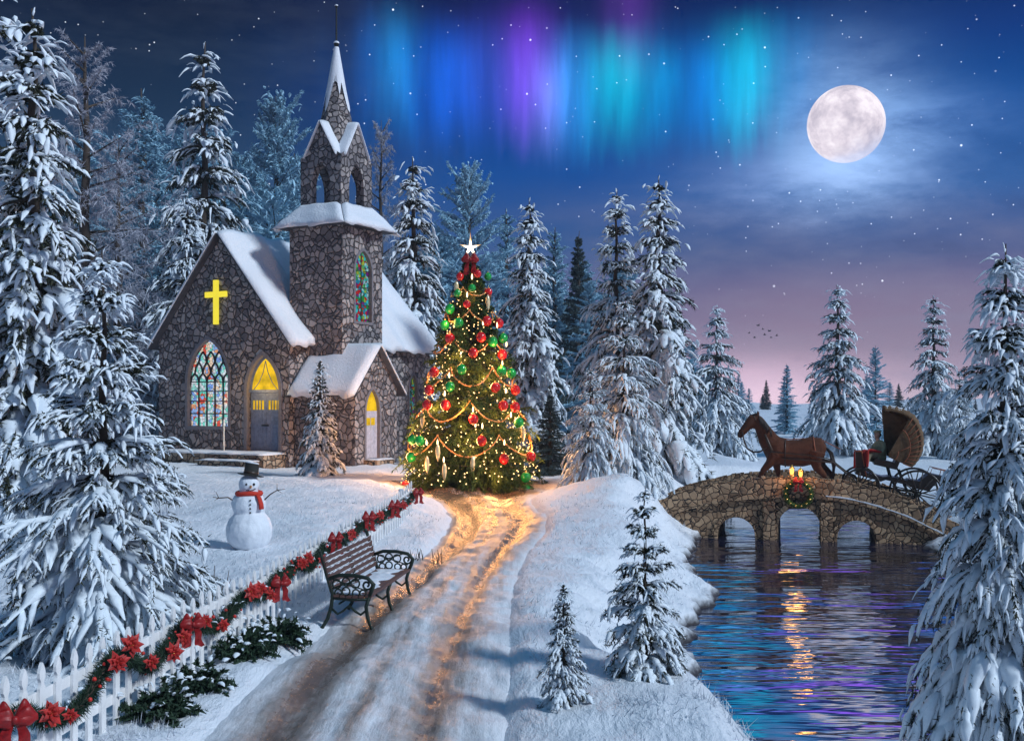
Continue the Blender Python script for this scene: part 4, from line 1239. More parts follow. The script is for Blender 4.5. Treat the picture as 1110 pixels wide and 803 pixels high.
# what the lights of the tree shed on the snow and the church
for nm, a, zf, tgt, pw, cone in (('church', 2.75, .22, (-6.2, 42.5, 2.2), 1600, 95), ('track', -1.45, .42, (-.7, 24.0, 0), 620, 80), ('bank', -.5, .3, (3.0, 30.5, .8), 500, 100)):
    l = bpy.data.lights.new('tree_glow', 'SPOT'); l.energy = pw; l.color = (1.0, .44, .15); l.shadow_soft_size = .35; l.spot_size = R(cone); l.spot_blend = 1.0
    r = CRAD(CTZ + zf * CTH) + .12
    o = link('tree_glow', l); o.location = (CTX + r * math.cos(a), CTY + r * math.sin(a), CTZ + zf * CTH)
    o.rotation_euler = (Vector(tgt) - o.location).to_track_quat('-Z', 'Y').to_euler()
for i, (a, zf, pw) in enumerate(((-1.2, .07, 45), (-2.3, .10, 50), (-.3, .2, 90), (-1.7, .34, 80), (2.9, .26, 90), (-2.75, .14, 90), (-.9, .55, 50), (-2.2, .70, 30), (1.4, .3, 80), (-1.5, .20, 95), (-1.1, .45, 80), (-2.0, .55, 70), (-1.6, .80, 40), (-2.5, .33, 80), (-.7, .30, 80), (-1.5, .92, 16), (-2.9, .15, 80), (-.2, .15, 80), (-2.8, .45, 45), (-.3, .48, 45))):
    l = bpy.data.lights.new('tree_glow', 'POINT'); l.energy = pw; l.color = (1.0, .45, .16); l.shadow_soft_size = .28
    r = CRAD(CTZ + zf * CTH) + (.30 if i < 8 else -.25)
    o = link('tree_glow', l); o.location = (CTX + r * math.cos(a), CTY + r * math.sin(a), CTZ + zf * CTH)
# ------------------------------------------------------------------ picket fence beside the track
def fx(d): return -3.45 + .0772 * (d - 8.9)
FD = Vector((.0772, 1, 0)).normalized()
FN = Vector((FD.y, -FD.x, 0))                         # towards the track
fence = empty('picket_fence', (fx(7), 7, gzs(fx(7), 7)), 0, 'white picket fence with pointed tops running along the left side of the track', 'fence')
def picket_poly(h, w):
    a = w / 2
    return [(-a, 0), (a, 0), (a, h - .19), (a * .55, h - .165), (a * .50, h - .145), (a * .95, h - .115), (a * 1.0, h - .075), (a * .55, h - .03), (0, h), (-a * .55, h - .03), (-a * 1.0, h - .075), (-a * .95, h - .115), (-a * .5, h - .145), (-a * .55, h - .165), (-a, h - .19)]
rnd = random.Random(8)
d = 6.9; i = 0; o0 = Vector(fence.location)
base = lambda d: gzs(fx(d), d)
# the lower ends stand in the snow
smooth_base = lambda d: sum(base(d + k) for k in (-1, -.5, 0, .5, 1)) / 5
while d < 24.6:
    h = np.interp(d, [7, 10, 13, 24], [.86, .80, .74, .68]) + rnd.uniform(-.015, .015)
    z = smooth_base(d) - .10
    Mx = Matrix.Translation(Vector((fx(d), d, z)) - o0) @ Matrix(((FD.x, 0, FN.x, 0), (FD.y, 0, FN.y, 0), (0, 1, 0, 0), (0, 0, 0, 1))) @ Matrix.Rotation(rnd.uniform(-.018, .018), 4, 'Z')
    mb = MB(); mb.prism(picket_poly(h + .10, .085), -.012, .012, Mx); mb.build('picket', M['white'], fence)
    d += .255; i += 1
for zz in (.22, .56):
    mb = MB(); pts = [Vector((fx(q), q, smooth_base(q) + zz * np.interp(q, [7, 24], [1.04, .9]))) - FN * .032 - o0 for q in np.arange(6.8, 24.8, .6)]
    for p, q in zip(pts, pts[1:]): mb.bar(p, q, .036, .085)
    mb.build('rail', M['white'], fence)
q = 7.2
while q < 24.6:
    mb = MB(); p = Vector((fx(q) , q + .12, smooth_base(q))) - FN * .10 - o0
    mb.box((p.x - .05, p.y - .05, p.z - .3), (p.x + .05, p.y + .05, p.z + .58)); mb.build('post', M['white'], fence)
    sc = MB(); sc.ball((p.x, p.y, p.z + .59), (.065, .065, .035), 10, 6); sc.build('post_snow', M['snow_body'], fence)
    q += 2.75

# garland with poinsettias swagged along the fence
GP = [(7.0, .42), (7.4, .55), (7.75, .60), (8.15, .40), (8.6, .36), (9.0, .56), (9.3, .66), (9.6, .52), (9.95, .36), (10.35, .46), (10.85, .60), (11.3, .46), (11.75, .36), (12.3, .48), (12.75, .55), (13.2, .44), (13.55, .44), (13.95, .56), (14.4, .48), (14.9, .58), (15.4, .38), (15.9, .44), (16.35, .56), (17, .40), (17.6, .52), (18.2, .42), (18.8, .55), (19.4, .42), (20, .52), (20.6, .42), (21.2, .52), (22, .38), (22.8, .46), (23.6, .38), (24.5, .42)]
gd = np.array([p[0] for p in GP]); gh = np.array([p[1] for p in GP])
def gpt(d, out=.085):
    return Vector((fx(d), d, smooth_base(d) + float(np.interp(d, gd, gh)))) + FN * out
GA = empty('garland', tuple(gpt(7)), 0, 'evergreen garland with red poinsettias and berries swagged along the white picket fence', 'garland')
go = Vector(GA.location)
rg = np.random.default_rng(5)
dd = np.arange(7.0, 24.5, .05)
ctr = np.array([gpt(q) - go for q in dd])
ctr[:, 2] = np.convolve(np.pad(ctr[:, 2], 3, 'edge'), np.ones(7) / 7, 'valid')
tg = nrmz(np.gradient(ctr, axis=0))
v, f = blades(rg, ctr, tg, np.full(len(ctr), .06), np.zeros(len(ctr)), 90, .105, .017, 1.6, .06, .45)
link('foliage', mesh_np('garland_foliage', v, [f], False, [M['holly']]), GA)
v2, f2 = tongues(rg, ctr[::3] + rg.normal(size=(len(ctr[::3]), 3)) * .035 + np.array([0, 0, .06]), nrmz(tg[::3] + rg.normal(size=(len(ctr[::3]), 3)) * .5), rg.uniform(.05, .12, len(ctr[::3])), np.full(len(ctr[::3]), .3), rg.uniform(.012, .026, len(ctr[::3])), 4, 6)
tag(link('snow', mesh_np('garland_snow', v2, [f2], True, [M['clump']]), GA), kind='stuff')
mb = MB(); mb.tube([Vector(c) for c in ctr[::2]], .03, 6); mb.build('stem', M['twig'], GA)
mb = MB()
for k in range(230):
    c = Vector(ctr[rnd.randrange(len(ctr))]) + Vector((rnd.uniform(-.02, .10), rnd.uniform(-.06, .06), rnd.uniform(-.08, .10)))
    mb.ball(c, rnd.uniform(.012, .022), 7, 5)
tag(mb.build('berries', M['berry'], GA), kind='stuff')
def flower(s, seed):
    r = random.Random(seed); mb = MB()
    for ring, (n, L, el) in enumerate(((7, 1.0, .15), (6, .75, .5), (4, .45, .9))):
        for k in range(n):
            a = 2 * PI * k / n + ring * .5 + r.uniform(-.2, .2); L2 = L * s * r.uniform(.8, 1.1)
            di = Vector((.35 + el * .5, math.cos(a), math.sin(a))).normalized(); sd = di.cross(Vector((1, 0, 0))).normalized() * L2 * .24
            p = Vector((.02 * ring, 0, 0)); m_ = p + di * L2 * .5 + Vector((.03 * s, 0, 0)); e = p + di * L2 - Vector((.12 * s, 0, 0))
            t = Vector((.006, 0, 0))
            mb.add([p, m_ + sd, e, m_ - sd, m_ + t * 2], [(0, 1, 4), (1, 2, 4), (2, 3, 4), (3, 0, 4), (0, 3, 2, 1)])
    mb.cur = 1
    for k in range(5): mb.ball((.05 * s + .02, r.uniform(-.1, .1) * s, r.uniform(-.1, .1) * s), .055 * s, 6, 4)
    return mb
for k, (q, up, s) in enumerate(((7.95, .02, .12), (8.25, .02, .08), (9.05, .05, .12), (9.32, .06, .13), (9.75, .02, .10), (10.25, 0, .12), (10.5, .03, .10), (11.1, .03, .10), (11.6, .02, .09), (12.55, .08, .14), (12.9, .06, .12), (13.3, 0, .10), (14.7, .05, .11), (15.0, .07, .12), (15.8, 0, .10), (17.7, .04, .13), (20.0, .05, .13), (22.4, .05, .13))):
    m_ = flower(s, k); o = m_.build('poinsettia', [M['petal'], M['gold']], GA, fix=False); o.location = gpt(q, .18) - go + Vector((0, 0, up)); o.rotation_euler = (0, R(-12), R(-42))
wh = ['nearest the viewer, cut by the picture edge', 'second from the front, above the dark shrubs', 'third from the front, between the shrubs and the bench', 'just left of the bench back', 'over the middle of the bench back', 'next to the far end of the bench', 'at the far end of the fence']
for k, (q, s) in enumerate(((7.36, .54), (10.60, .46), (13.55, .48), (16.4, .48), (18.8, .5), (21.2, .5), (24.0, .5))):
    o = link('ribbon_bow', BOW); o.location = gpt(q, .24) + Vector((0, 0, .10)); o.scale = (s,) * 3; o.rotation_euler = (0, 0, R(32))
    tag(o, f'red bow on the fence garland, {wh[k]}', 'bow', 'red bows on the fence garland')

# dark shrubs at the foot of the fence
def shrub(px, d, off, rx, ry, h, seed, label):
    rg = np.random.default_rng(seed)
    x, y = fx(d) + off, d; z = gzs(x, y)
    o = empty('evergreen_shrub', (x, y, z), 0, label, 'shrub', 'dark shrubs along the fence')
    n = 85
    a = rg.uniform(0, 2 * PI, n); e = rg.uniform(.05, 1.2, n); l = rg.uniform(.45, 1.1, n)
    D = np.stack([np.cos(a) * np.cos(e) * rx, np.sin(a) * np.cos(e) * ry, np.sin(e) * h], -1) * l[:, None]
    L = np.linalg.norm(D, axis=1); B = np.zeros((n, 3)); B[:, 2] = .02
    v, f = blades(rg, B, D / L[:, None], L, np.full(n, .25), 95, .055, .030, 1.6, .0, .5)
    link('foliage', mesh_np('shrub_foliage', v, [f], False, [M['holly']]), o)
    k = 40; tips = B[:k] + D[:k] * rg.uniform(.6, 1.0, (k, 1)); tips[:, 2] += .02
    v, f = tongues(rg, tips, nrmz(D[:k]), rg.uniform(.05, .11, k), np.full(k, .4), rg.uniform(.014, .034, k), 4, 6)
    tag(link('snow', mesh_np('shrub_snow', v, [f], True, [M['clump']]), o), kind='stuff')
    mb = MB()
    for i in range(0, n, 3): mb.tube([(0, 0, 0), D[i] * .5 + np.array([0, 0, .0]), D[i] * .9 - np.array([0, 0, .25 * L[i] * .6])], [.012, .008, .003], 5)
    mb.build('stem', M['twig'], o)
shrub(0, 9.7, .30, .46, .42, .46, 1, 'largest dark shrub, nearest the viewer at the foot of the picket fence')
shrub(0, 10.6, .32, .36, .36, .34, 2, 'low dark shrub below the second red bow of the fence')
shrub(0, 11.8, .36, .42, .40, .36, 3, 'dark shrub in the middle of the row by the fence')
shrub(0, 12.8, .42, .48, .40, .36, 4, 'dark shrub at the far end of the row, nearest the bench')

# bare twigs poking up behind the fence
def twigs(x, y, n, h, seed, label, sp=.25):
    r = random.Random(seed); z = gzs(x, y); o = None; mb = MB()
    for k in range(n):
        a = r.uniform(0, 6.28); p = Vector((r.uniform(-sp, sp), r.uniform(-sp, sp), -.05)); hh = h * r.uniform(.6, 1.1)
        q = p + Vector((math.cos(a) * .12 * hh, math.sin(a) * .1, hh * .55)); e = q + Vector((r.uniform(-.12, .12) * hh, 0, hh * .5))
        mb.tube([p, q, e], [.010, .008, .004], 5)
        mb.tube([q, q + Vector((r.uniform(-.2, .2) * hh, 0, hh * .3))], [.007, .003], 5)
    o = mb.build('bare_twigs', M['twig']); o.location = (x, y, z); tag(o, label, 'twigs')
x, y, _ = P(228, 650, 14.0); twigs(x, y, 4, .75, 3, 'taller clump of bare dark twigs standing behind the picket fence', .10)
x, y, _ = P(246, 645, 14.3); twigs(x, y, 3, .55, 4, 'shorter clump of bare twigs behind the fence, right of the taller one', .08)
x, y, _ = P(462, 606, 19.0); twigs(x, y, 12, .32, 6, 'dry grass stalks sticking out of the snow beyond the bench', .3)

# ------------------------------------------------------------------ park bench (local x along the bench, -y is the front)
A_ = Vector((-2.23, 13.85, 0)); B_ = Vector((-1.93, 16.0, 0))
ax = (B_ - A_); BL = ax.length; ang = math.atan2(ax.y, ax.x)
BE = empty('park_bench', (A_.x, A_.y, (gzs(A_.x, A_.y) + gzs(B_.x, B_.y)) / 2 + .01), ang, 'park bench with frosty brown planks and curly iron ends beside the track', 'bench')
# seat faces the track, which is local -y ... the track lies to the right of the line A-B
D_ = .50
mb = MB()
for k in range(6):
    y0 = -.46 + k * .082; mb.box((-.02, y0, .405 + .006 * (k - 2.5) ** 2 * .3), (BL + .02, y0 + .066, .437 + .006 * (k - 2.5) ** 2 * .3))
mb.build('seat', M['bench_wood'], BE)
mb = MB()
for k in range(6):
    z0 = .49 + k * .074; y0 = .035 + (z0 - .45) * .24 
    mb.box((-.02, y0, z0), (BL + .02, y0 + .026, z0 + .058))
mb.build('backrest', M['bench_wood'], BE)
sm = MB(); rr = random.Random(3)
def seat_snow(u, v):
    return (.06 + u * (BL - .12), -.36 + .06 * math.sin(u * 17) + .03 * math.sin(u * 41) + v * (.36 - .06 * math.sin(u * 17)), .442 + .024 * (min(u, 1 - u, .08) / .08) ** .6 * (min(v, 1 - v, .2) / .2) ** .6 * (.55 + .45 * math.sin(u * 23 + 2 * math.sin(v * 5)) * math.sin(v * 6 + u * 9)))
sm.grid(seat_snow, 60, 12); sm.build('seat_snow', M['snow_body'], BE)
sm = MB()
for k in range(6):
    z0 = .49 + k * .074 + .058; y0 = .035 + (z0 - .51) * .24
    sm.tube([(.05 + j * (BL - .1) / 24, y0 + .004, z0 + .002 + .004 * math.sin(j * 1.7 + k)) for j in range(25)], [max(.002, .006 + .006 * math.sin(j * 2.1 + k * 1.3)) for j in range(25)], 6, squash=.7)
sm.build('backrest_snow', M['snow_body'], BE)
def scroll(c, r, t0, t1, shrink=.0, n=16):
    return [(0, c[0] + (r * (1 - shrink * k / n)) * math.cos(t0 + (t1 - t0) * k / n), c[1] + (r * (1 - shrink * k / n)) * math.sin(t0 + (t1 - t0) * k / n)) for k in range(n + 1)]
def iron_end(x, arm=True):
    mb = MB(); w = .022
    S = lambda pts, r=w: mb.tube([(x, p[1], p[2]) for p in pts], r, 7)
    S([(0, .20, .98), (0, .17, .90), (0, .09, .62), (0, .035, .45), (0, .05, .30), (0, .10, .14), (0, .17, .02), (0, .22, .012)], .024)
    S([(0, -.44, .43), (0, -.40, .30), (0, -.42, .16), (0, -.47, .03), (0, -.55, .012)], .024)
    S([(0, .05, .405), (0, -.2, .385), (0, -.45, .40)], .022)
    S([(0, .06, .28), (0, -.03, .20), (0, -.10, .24), (0, -.18, .31), (0, -.26, .24), (0, -.33, .20), (0, -.41, .26)], .016)
    mb.ball((x, .21, .99), .03, 8, 6); mb.ball((x, -.56, .02), (.035, .04, .02), 8, 5); mb.ball((x, .23, .02), (.035, .04, .02), 8, 5)
    if arm:
        S([(0, .09, .64), (0, -.05, .69), (0, -.25, .69), (0, -.42, .66), (0, -.50, .58), (0, -.47, .50), (0, -.44, .43)], .026)
        S(scroll((-.41, .575), .075, PI * .6, PI * 3.4, .75), .014)
        for cy, cz, r_ in ((-.02, .58, .055), (-.14, .61, .05), (-.14, .49, .05), (-.26, .59, .055), (-.27, .47, .045), (-.04, .47, .045), (-.36, .47, .04)):
            S(scroll((cy, cz), r_, 0, 2 * PI), .011)
        for a, b in (((.05, .52), (-.35, .66)), ((-.42, .50), (.04, .64))): S([(0, *a), (0, *b)], .009)
    return mb
for x in (0.0, BL): iron_end(x).build('iron_end', M['bench_iron'], BE)
iron_end(BL / 2, False).build('middle_leg', M['bench_iron'], BE)
mb = MB(); mb.tube([(0, -.05, .33), (BL, -.05, .33)], .012, 6); mb.build('stretcher', M['bench_iron'], BE)

# ------------------------------------------------------------------ snowman
sx, sy, _ = P(270, 592, 19.6); sz = gzs(sx, sy) - .03
SN = empty('snowman', (sx, sy, sz), R(14), 'snowman with black top hat, red scarf and stick arms on the snowy lawn', 'snowman')
SN.scale = (.87, .87, .90)
mb = MB(); mb.ball((0, 0, .36), (.47, .46, .45), 28, 20); mb.ball((-.01, 0, .86), (.345, .33, .31), 28, 20); mb.ball((.0, 0, 1.26), (.215, .21, .215), 24, 16)
b = remesh(mb.build('body', M['snow_man'], SN), .022, 3)
tx = bpy.data.textures.new('lumps', 'CLOUDS'); tx.noise_scale = .22
dm = b.modifiers.new('Displace', 'DISPLACE'); dm.texture = tx; dm.strength = .055; dm.mid_level = .5
mb = MB()
mb.tube([(.225 * math.cos(a), .215 * math.sin(a), 1.095 + .01 * math.sin(a * 3)) for a in np.linspace(0, 2 * PI, 24, endpoint=False)], .062, 8, closed=True, squash=.8)
mb.tube([(.15, -.20, 1.09), (.20, -.27, 1.02), (.235, -.285, .90), (.245, -.29, .80)], [.045, .055, .06, .062], 8, squash=.45)
mb.build('scarf', M['scarf'], SN)
mb = MB(); HM = Matrix.Translation((.03, .03, 1.435)) @ Matrix.Rotation(R(9), 4, 'Y') @ Matrix.Rotation(R(-4), 4, 'X')
def hat(prof):
    n = 24; vs = [HM @ Vector((r * math.cos(2 * PI * j / n), r * math.sin(2 * PI * j / n), z)) for r, z in prof for j in range(n)]
    fs = [(i * n + j, i * n + (j + 1) % n, (i + 1) * n + (j + 1) % n, (i + 1) * n + j) for i in range(len(prof) - 1) for j in range(n)] + [tuple(range(n - 1, -1, -1)), tuple((len(prof) - 1) * n + j for j in range(n))]
    return vs, fs
mb.add(*hat([(.20, 0), (.265, .012), (.27, .03), (.2, .035), (.148, .04), (.142, .24), (.138, .25)]), True)
h_ = mb.build('hat', M['black'], SN)
mb = MB(); mb.add(*hat([(.151, .045), (.153, .05), (.150, .085), (.146, .09)]), True); mb.build('hat_band', M['leather'], h_)
mb = MB(); mb.add(*hat([(.136, .25), (.13, .268), (.08, .278), (.01, .28)]), True); mb.build('hat_snow', M['snow_body'], h_)
for q in (-1, 1):
    mb = MB(); mb.ball((.02 + q * .075, -.19, 1.285), (.026, .02, .028), 8, 6); mb.build('eye', M['coal'], SN)
mb = MB(); mb.tube([(.03, -.19, 1.245), (.035, -.25, 1.235), (.045, -.31, 1.225)], [.03, .022, .004], 8); mb.build('nose', M['carrot'], SN)
mb = MB()
for k in range(7):
    a = (k - 3) / 3 * .5; mb.ball((.02 + .2 * math.sin(a), -.20 * math.cos(a) + .002, 1.165 + .03 * (abs(k - 3) / 3) ** 2), .013, 6, 5)
mb.build('mouth', M['coal'], SN)
for z in (.98, .90, .82, .74):
    mb = MB(); mb.ball((.02, -.325 if .8 < z < .95 else -.305, z), .018, 8, 6); mb.build('button', M['coal'], SN)
for q, pts in ((-1, [(-.28, -.05, .94), (-.42, -.06, 1.03), (-.60, -.06, 1.02), (-.72, -.05, 1.04)]), (1, [(.28, -.05, .94), (.42, -.06, 1.07), (.56, -.06, 1.15), (.72, -.05, 1.17)])):
    mb = MB(); mb.tube(pts, [.016, .014, .011, .006], 6); m_ = Vector(pts[2]); mb.tube([m_, m_ + Vector((q * .03 - .03, 0, .13))], [.009, .004], 5); mb.tube([m_, m_ + Vector((q * .09, 0, -.05))], [.008, .003], 5)
    mb.build('stick_arm', M['twig'], SN)
# ------------------------------------------------------------------ stone bridge: local x along it, y across, z up
BA = R(-15)
BR = empty('stone_bridge', (4.05, 32.0, 0), BA, 'humped brown stone bridge with three small arches over the pond', 'bridge')
PS = [(-.9, -.95), (-.35, -.60), (0, -.38), (.92, .05), (1.97, .30), (3.0, .45), (4.0, .50), (5.0, .46), (5.76, .36), (6.97, 0.0), (7.93, -.48), (8.8, -.92), (9.6, -1.2)]
ps, pz = np.array([p[0] for p in PS]), np.array([p[1] for p in PS])
def par_z(s):
    w = np.array([-.3, -.15, 0, .15, .3]); return float(np.interp(s + w, ps, pz).mean())
deck_z = lambda s: par_z(s) - float(np.interp(s, [0, 2, 4, 5.5, 8], [.5, .6, .66, .64, .55]))
BWID = 3.0
ARCH = [(2.44, 1.05, -.64), (4.18, 1.16, -.30), (5.72, 1.02, -.64)]
def under(s):
    for c, w, top in ARCH:
        x = abs(s - c)
        if x < w / 2 + 1e-6:
            r = w / 2; return top - r + math.sqrt(max(r * r - x * x, 0))
    return -2.1
ss = set(np.round(np.arange(-.8, 9.5, .12), 4))
for c, w, t in ARCH:
    ss = {s for s in ss if not (c - w / 2 - .05 < s < c + w / 2 + .05)}
    ss |= {c - w / 2 + w / 2 * (1 - math.cos(PI * k / 18)) for k in range(19)}
ss = sorted(ss)
mb = MB()
jumps = {}
def columns(y0, y1, deck_z):
    for a, b in zip(ss, ss[1:]):
        inside = any(c - w / 2 - 1e-4 <= a and b <= c + w / 2 + 1e-4 for c, w, t in ARCH)
        ua, ub = (under(a), under(b)) if inside else (-2.1, -2.1)
        ta, tb = deck_z(a), deck_z(b)
        for y in (y0, y1): mb.add([(a, y, ua), (b, y, ub), (b, y, tb), (a, y, ta)], [(0, 1, 2, 3)])
        mb.add([(a, y0, ta), (b, y0, tb), (b, y1, tb), (a, y1, ta)], [(0, 1, 2, 3)])
        mb.add([(a, y0, ua), (b, y0, ub), (b, y1, ub), (a, y1, ua)], [(0, 1, 2, 3)])
edge_z = lambda s: par_z(s) - .46
columns(0, .24, edge_z); columns(.24, BWID - .24, deck_z); columns(BWID - .24, BWID, edge_z)
for c, w, t in ARCH:
    for x in (c - w / 2, c + w / 2):
        zz = t - w / 2; mb.add([(x, 0, -2.1), (x, BWID, -2.1), (x, BWID, zz), (x, 0, zz)], [(0, 1, 2, 3)])
mb.build('barrel', M['bridge_stone'], BR)
def band(y0, y1, z0, z1, name, mat, a0=-.8, a1=9.4, step=.12, lump=0, parent=None):
    m_ = MB(); q = np.arange(a0, a1, step); vs = []
    for s in q:
        l = lump * (math.sin(s * 7.3) + math.sin(s * 17.1) * .6)
        vs += [(s, y0, par_z(s) + z0), (s, y1, par_z(s) + z0), (s, y1, par_z(s) + z1 + l), (s, y0, par_z(s) + z1 + l)]
    n = len(q)
    m_.add(vs, [(i * 4 + j, i * 4 + (j + 1) % 4, (i + 1) * 4 + (j + 1) % 4, (i + 1) * 4 + j) for i in range(n - 1) for j in range(4)] + [(0, 1, 2, 3), tuple((n - 1) * 4 + j for j in (3, 2, 1, 0))])
    return m_.build(name, M[mat], parent or BR)
for y0, y1 in ((-.05, .26), (BWID - .26, BWID + .05)):
    pr = band(y0, y1, -.50, 0, 'parapet', 'bridge_stone')
    # rough upright cap stones
    m_ = MB(); r = random.Random(int(y0 * 10) + 9); s = -.6
    while s < 9.2:
        w = r.uniform(.10, .2); h = r.uniform(.03, .085)
        Mx = Matrix.Translation((s + w / 2, 0, par_z(s + w / 2))) @ Matrix.Rotation(-math.atan((par_z(s + w) - par_z(s)) / w) + r.uniform(-.08, .08), 4, 'Y')
        m_.box((-w / 2 + .008, y0 + .02 + r.uniform(0, .03), -.06), (w / 2 - .008, y1 - .02, h), Mx); s += w
    m_.build('cap_stones', M['bridge_stone'], pr)
band(-.10, -.052, -.53, -.44, 'string_course', 'bridge_stone')
lg = band(-.105, -.05, -.438, -.405, 'ledge_snow', 'snow_body', 4.9, 9.2, .08, .010)
m_ = MB(); m_.grid(lambda u, v: (-.7 + 9.9 * u, .27 + (BWID - .54) * v, deck_z(-.7 + 9.9 * u) + .05 + .012 * math.sin(u * 60) * math.sin(v * 9)), 70, 6); m_.build('deck_snow', M['snow_body'], BR)
for c in (3.36, 4.93):                                    # flat piers between the arches
    m_ = MB(); z1 = par_z(c) - .62; m_.box((c - .16, -.09, -2.0), (c + .16, -.003, z1)); m_.build('pier', M['bridge_stone'], BR)
for c, w, t in ARCH:                                     # arch rings of cut stones
    m_ = MB(); r0, r1 = w / 2, w / 2 + .15; zc = t - w / 2; n = 11
    for k in range(n):
        a0, a1 = PI * k / n + .02, PI * (k + 1) / n - .02
        p = [(c + r * math.cos(a), zc + r * math.sin(a)) for r, a in ((r0 + .004, a0), (r1, a0), (r1, a1), (r0 + .004, a1))]
        m_.add([(x, -.035, z) for x, z in p] + [(x, -.003, z) for x, z in p], [(3, 2, 1, 0), (0, 1, 5, 4), (1, 2, 6, 5), (2, 3, 7, 6), (3, 0, 4, 7)])
    m_.build('arch_ring', M['bridge_stone'], BR)
BMX = Matrix.Translation((4.05, 32, 0)) @ Matrix.Rotation(BA, 4, 'Z')

# wreath, its bow, and two lanterns on the parapet
WS = 4.16
WR = empty('wreath', tuple(BMX @ Vector((WS, -.16, .08))), BA, 'round evergreen wreath hanging on the middle of the stone bridge', 'wreath')
rg = np.random.default_rng(9); a = np.linspace(0, 2 * PI, 90, endpoint=False)
c = np.stack([.345 * np.cos(a), 0 * a, .345 * np.sin(a) ], -1); t_ = np.stack([-np.sin(a), 0 * a, np.cos(a)], -1)
v, f = blades(rg, c, t_, np.full(90, .03), np.zeros(90), 60, .10, .014, 1.5, 0, .6)
link('foliage', mesh_np('wreath_foliage', v, [f], False, [M['fir']]), WR)
mb = MB(); mb.tube([Vector(p) for p in c], .05, 7, closed=True); mb.build('ring', M['fir'], WR)
mb = MB()
for k in range(14): mb.ball((.345 * math.cos(k * .45 + .9), -.07, .345 * math.sin(k * .45 + .9)), .03, 7, 5)
mb.build('gold_balls', M['gold'], WR)
o = link('ribbon_bow', BOW); o.location = BMX @ Vector((WS, -.25, .42)); o.scale = (.58,) * 3; o.rotation_euler = (0, 0, BA)
tag(o, 'red bow tied at the top of the wreath on the stone bridge', 'bow')
for k, (s, lb) in enumerate(((3.98, 'small lit lantern on the bridge parapet above the wreath, left one of two'), (4.22, 'small lit lantern on the bridge parapet above the wreath, right one of two'))):
    L = empty('lantern', tuple(BMX @ Vector((s, .10, par_z(s) + .05 - .06 * k))), BA, lb, 'lantern', 'lanterns on the bridge parapet')
    mb = MB(); mb.lathe([(.07, 0), (.075, .03), (.05, .05)], n=10); mb.lathe([(.085, .23), (.05, .28), (.012, .31), (.012, .34)], n=10)
    for q in range(4): aa = q * PI / 2 + .78; mb.bar((.062 * math.cos(aa), .062 * math.sin(aa), .04), (.062 * math.cos(aa), .062 * math.sin(aa), .235), .01)
    mb.build('lantern_cage', M['gold'], L)
    mb = MB(); mb.lathe([(.03, .06), (.058, .11), (.055, .17), (.02, .22)], n=10); mb.build('lamp_glass', M['flame'], L)
    l = bpy.data.lights.new('lantern_light', 'POINT'); l.energy = 10; l.color = (1, .45, .13); l.shadow_soft_size = .16
    q = link('lantern_light', l); q.location = BMX @ Vector((s, -.36, par_z(s) + .26))

# ------------------------------------------------------------------ horse: local x is forward, z up, hooves on z=0
fwd = BMX.to_3x3() @ Vector((-1, 0, 0)); FA = math.atan2(fwd.y, fwd.x)
hs = 4.02
HO = empty('horse', tuple(BMX @ Vector((hs, 1.3, deck_z(hs) + .07))), FA, 'brown harnessed horse pulling the carriage over the stone bridge', 'horse')
HO.scale = (1.10,) * 3
def horse_mat():
    m, nt, b = newmat('bay_horse_coat')
    p = coord(nt); c = xyz(nt, p); n = noise(nt, p, 6, 5)
    col = ramp(nt, n * .6 + noise(nt, mapping(nt, p, (4, 22, 22)), 5, 6, .7) * .45, [(.3, (.05, .015, .007)), (.7, (.135, .043, .017))])
    k = (c[2] + (n - .5) * .2).step(.62, .30)
    col = mix(nt, 1.0 - (c[2] + (n - .5) * .25).step(.25, .75), col, (.02, .011, .008, 1))
    col = mix(nt, (c[0] + (n - .5) * .1).step(1.34, 1.52), col, (.022, .012, .01, 1))
    nt.links.new(col, b.inputs['Base Color']); b.inputs['Roughness'].default_value = .62; b.inputs['Specular IOR Level'].default_value = .25
    hair = noise(nt, mapping(nt, p, (5, 26, 26)), 5, 6, .7)
    bump(nt, b, hair + noise(nt, p, 5, 3) * 1.5, .7, .04)
    return m
M['horse'] = horse_mat(); M['mane'] = plain('dark_horsehair', (.022, .012, .009), .6, nscale=40)
mb = MB()
def limb(pts, rad, sq=1.0): mb.tube(pts, [r_ * sq for r_ in rad], 14, True, 1 / sq)
limb([(-.80, 0, 1.22), (-.72, 0, 1.25), (-.50, 0, 1.22), (-.2, 0, 1.14), (.15, 0, 1.13), (.45, 0, 1.18), (.62, 0, 1.22), (.70, 0, 1.22)], [.10, .30, .37, .37, .36, .36, .28, .10], .78)
mb.ball((-.55, 0, 1.28), (.30, .25, .27)); mb.ball((.38, 0, 1.32), (.28, .19, .24)); mb.ball((.55, 0, 1.13), (.20, .22, .26))
limb([(.48, 0, 1.24), (.66, 0, 1.48), (.80, 0, 1.74), (.91, 0, 1.96), (.97, 0, 2.06)], [.33, .27, .205, .16, .13], .60)
limb([(.92, 0, 2.09), (1.05, 0, 2.02), (1.20, 0, 1.86), (1.35, 0, 1.68), (1.42, 0, 1.59)], [.13, .165, .130, .105, .085], .66)
mb.ball((1.04, 0, 1.92), (.14, .075, .15)); mb.ball((1.40, 0, 1.60), (.085, .075, .085))
for q in (-1, 1): limb([(.93, q * .06, 2.13), (.93, q * .075, 2.21), (.945, q * .07, 2.27)], [.035, .038, .008])
limb([(.50, .16, 1.12), (.62, .17, .86), (.80, .17, .66), (.83, .17, .58), (.98, .17, .34), (1.06, .17, .20), (1.10, .17, .12)], [.17, .12, .078, .068, .05, .055, .045])
mb.ball((1.13, .17, .09), (.075, .065, .055))
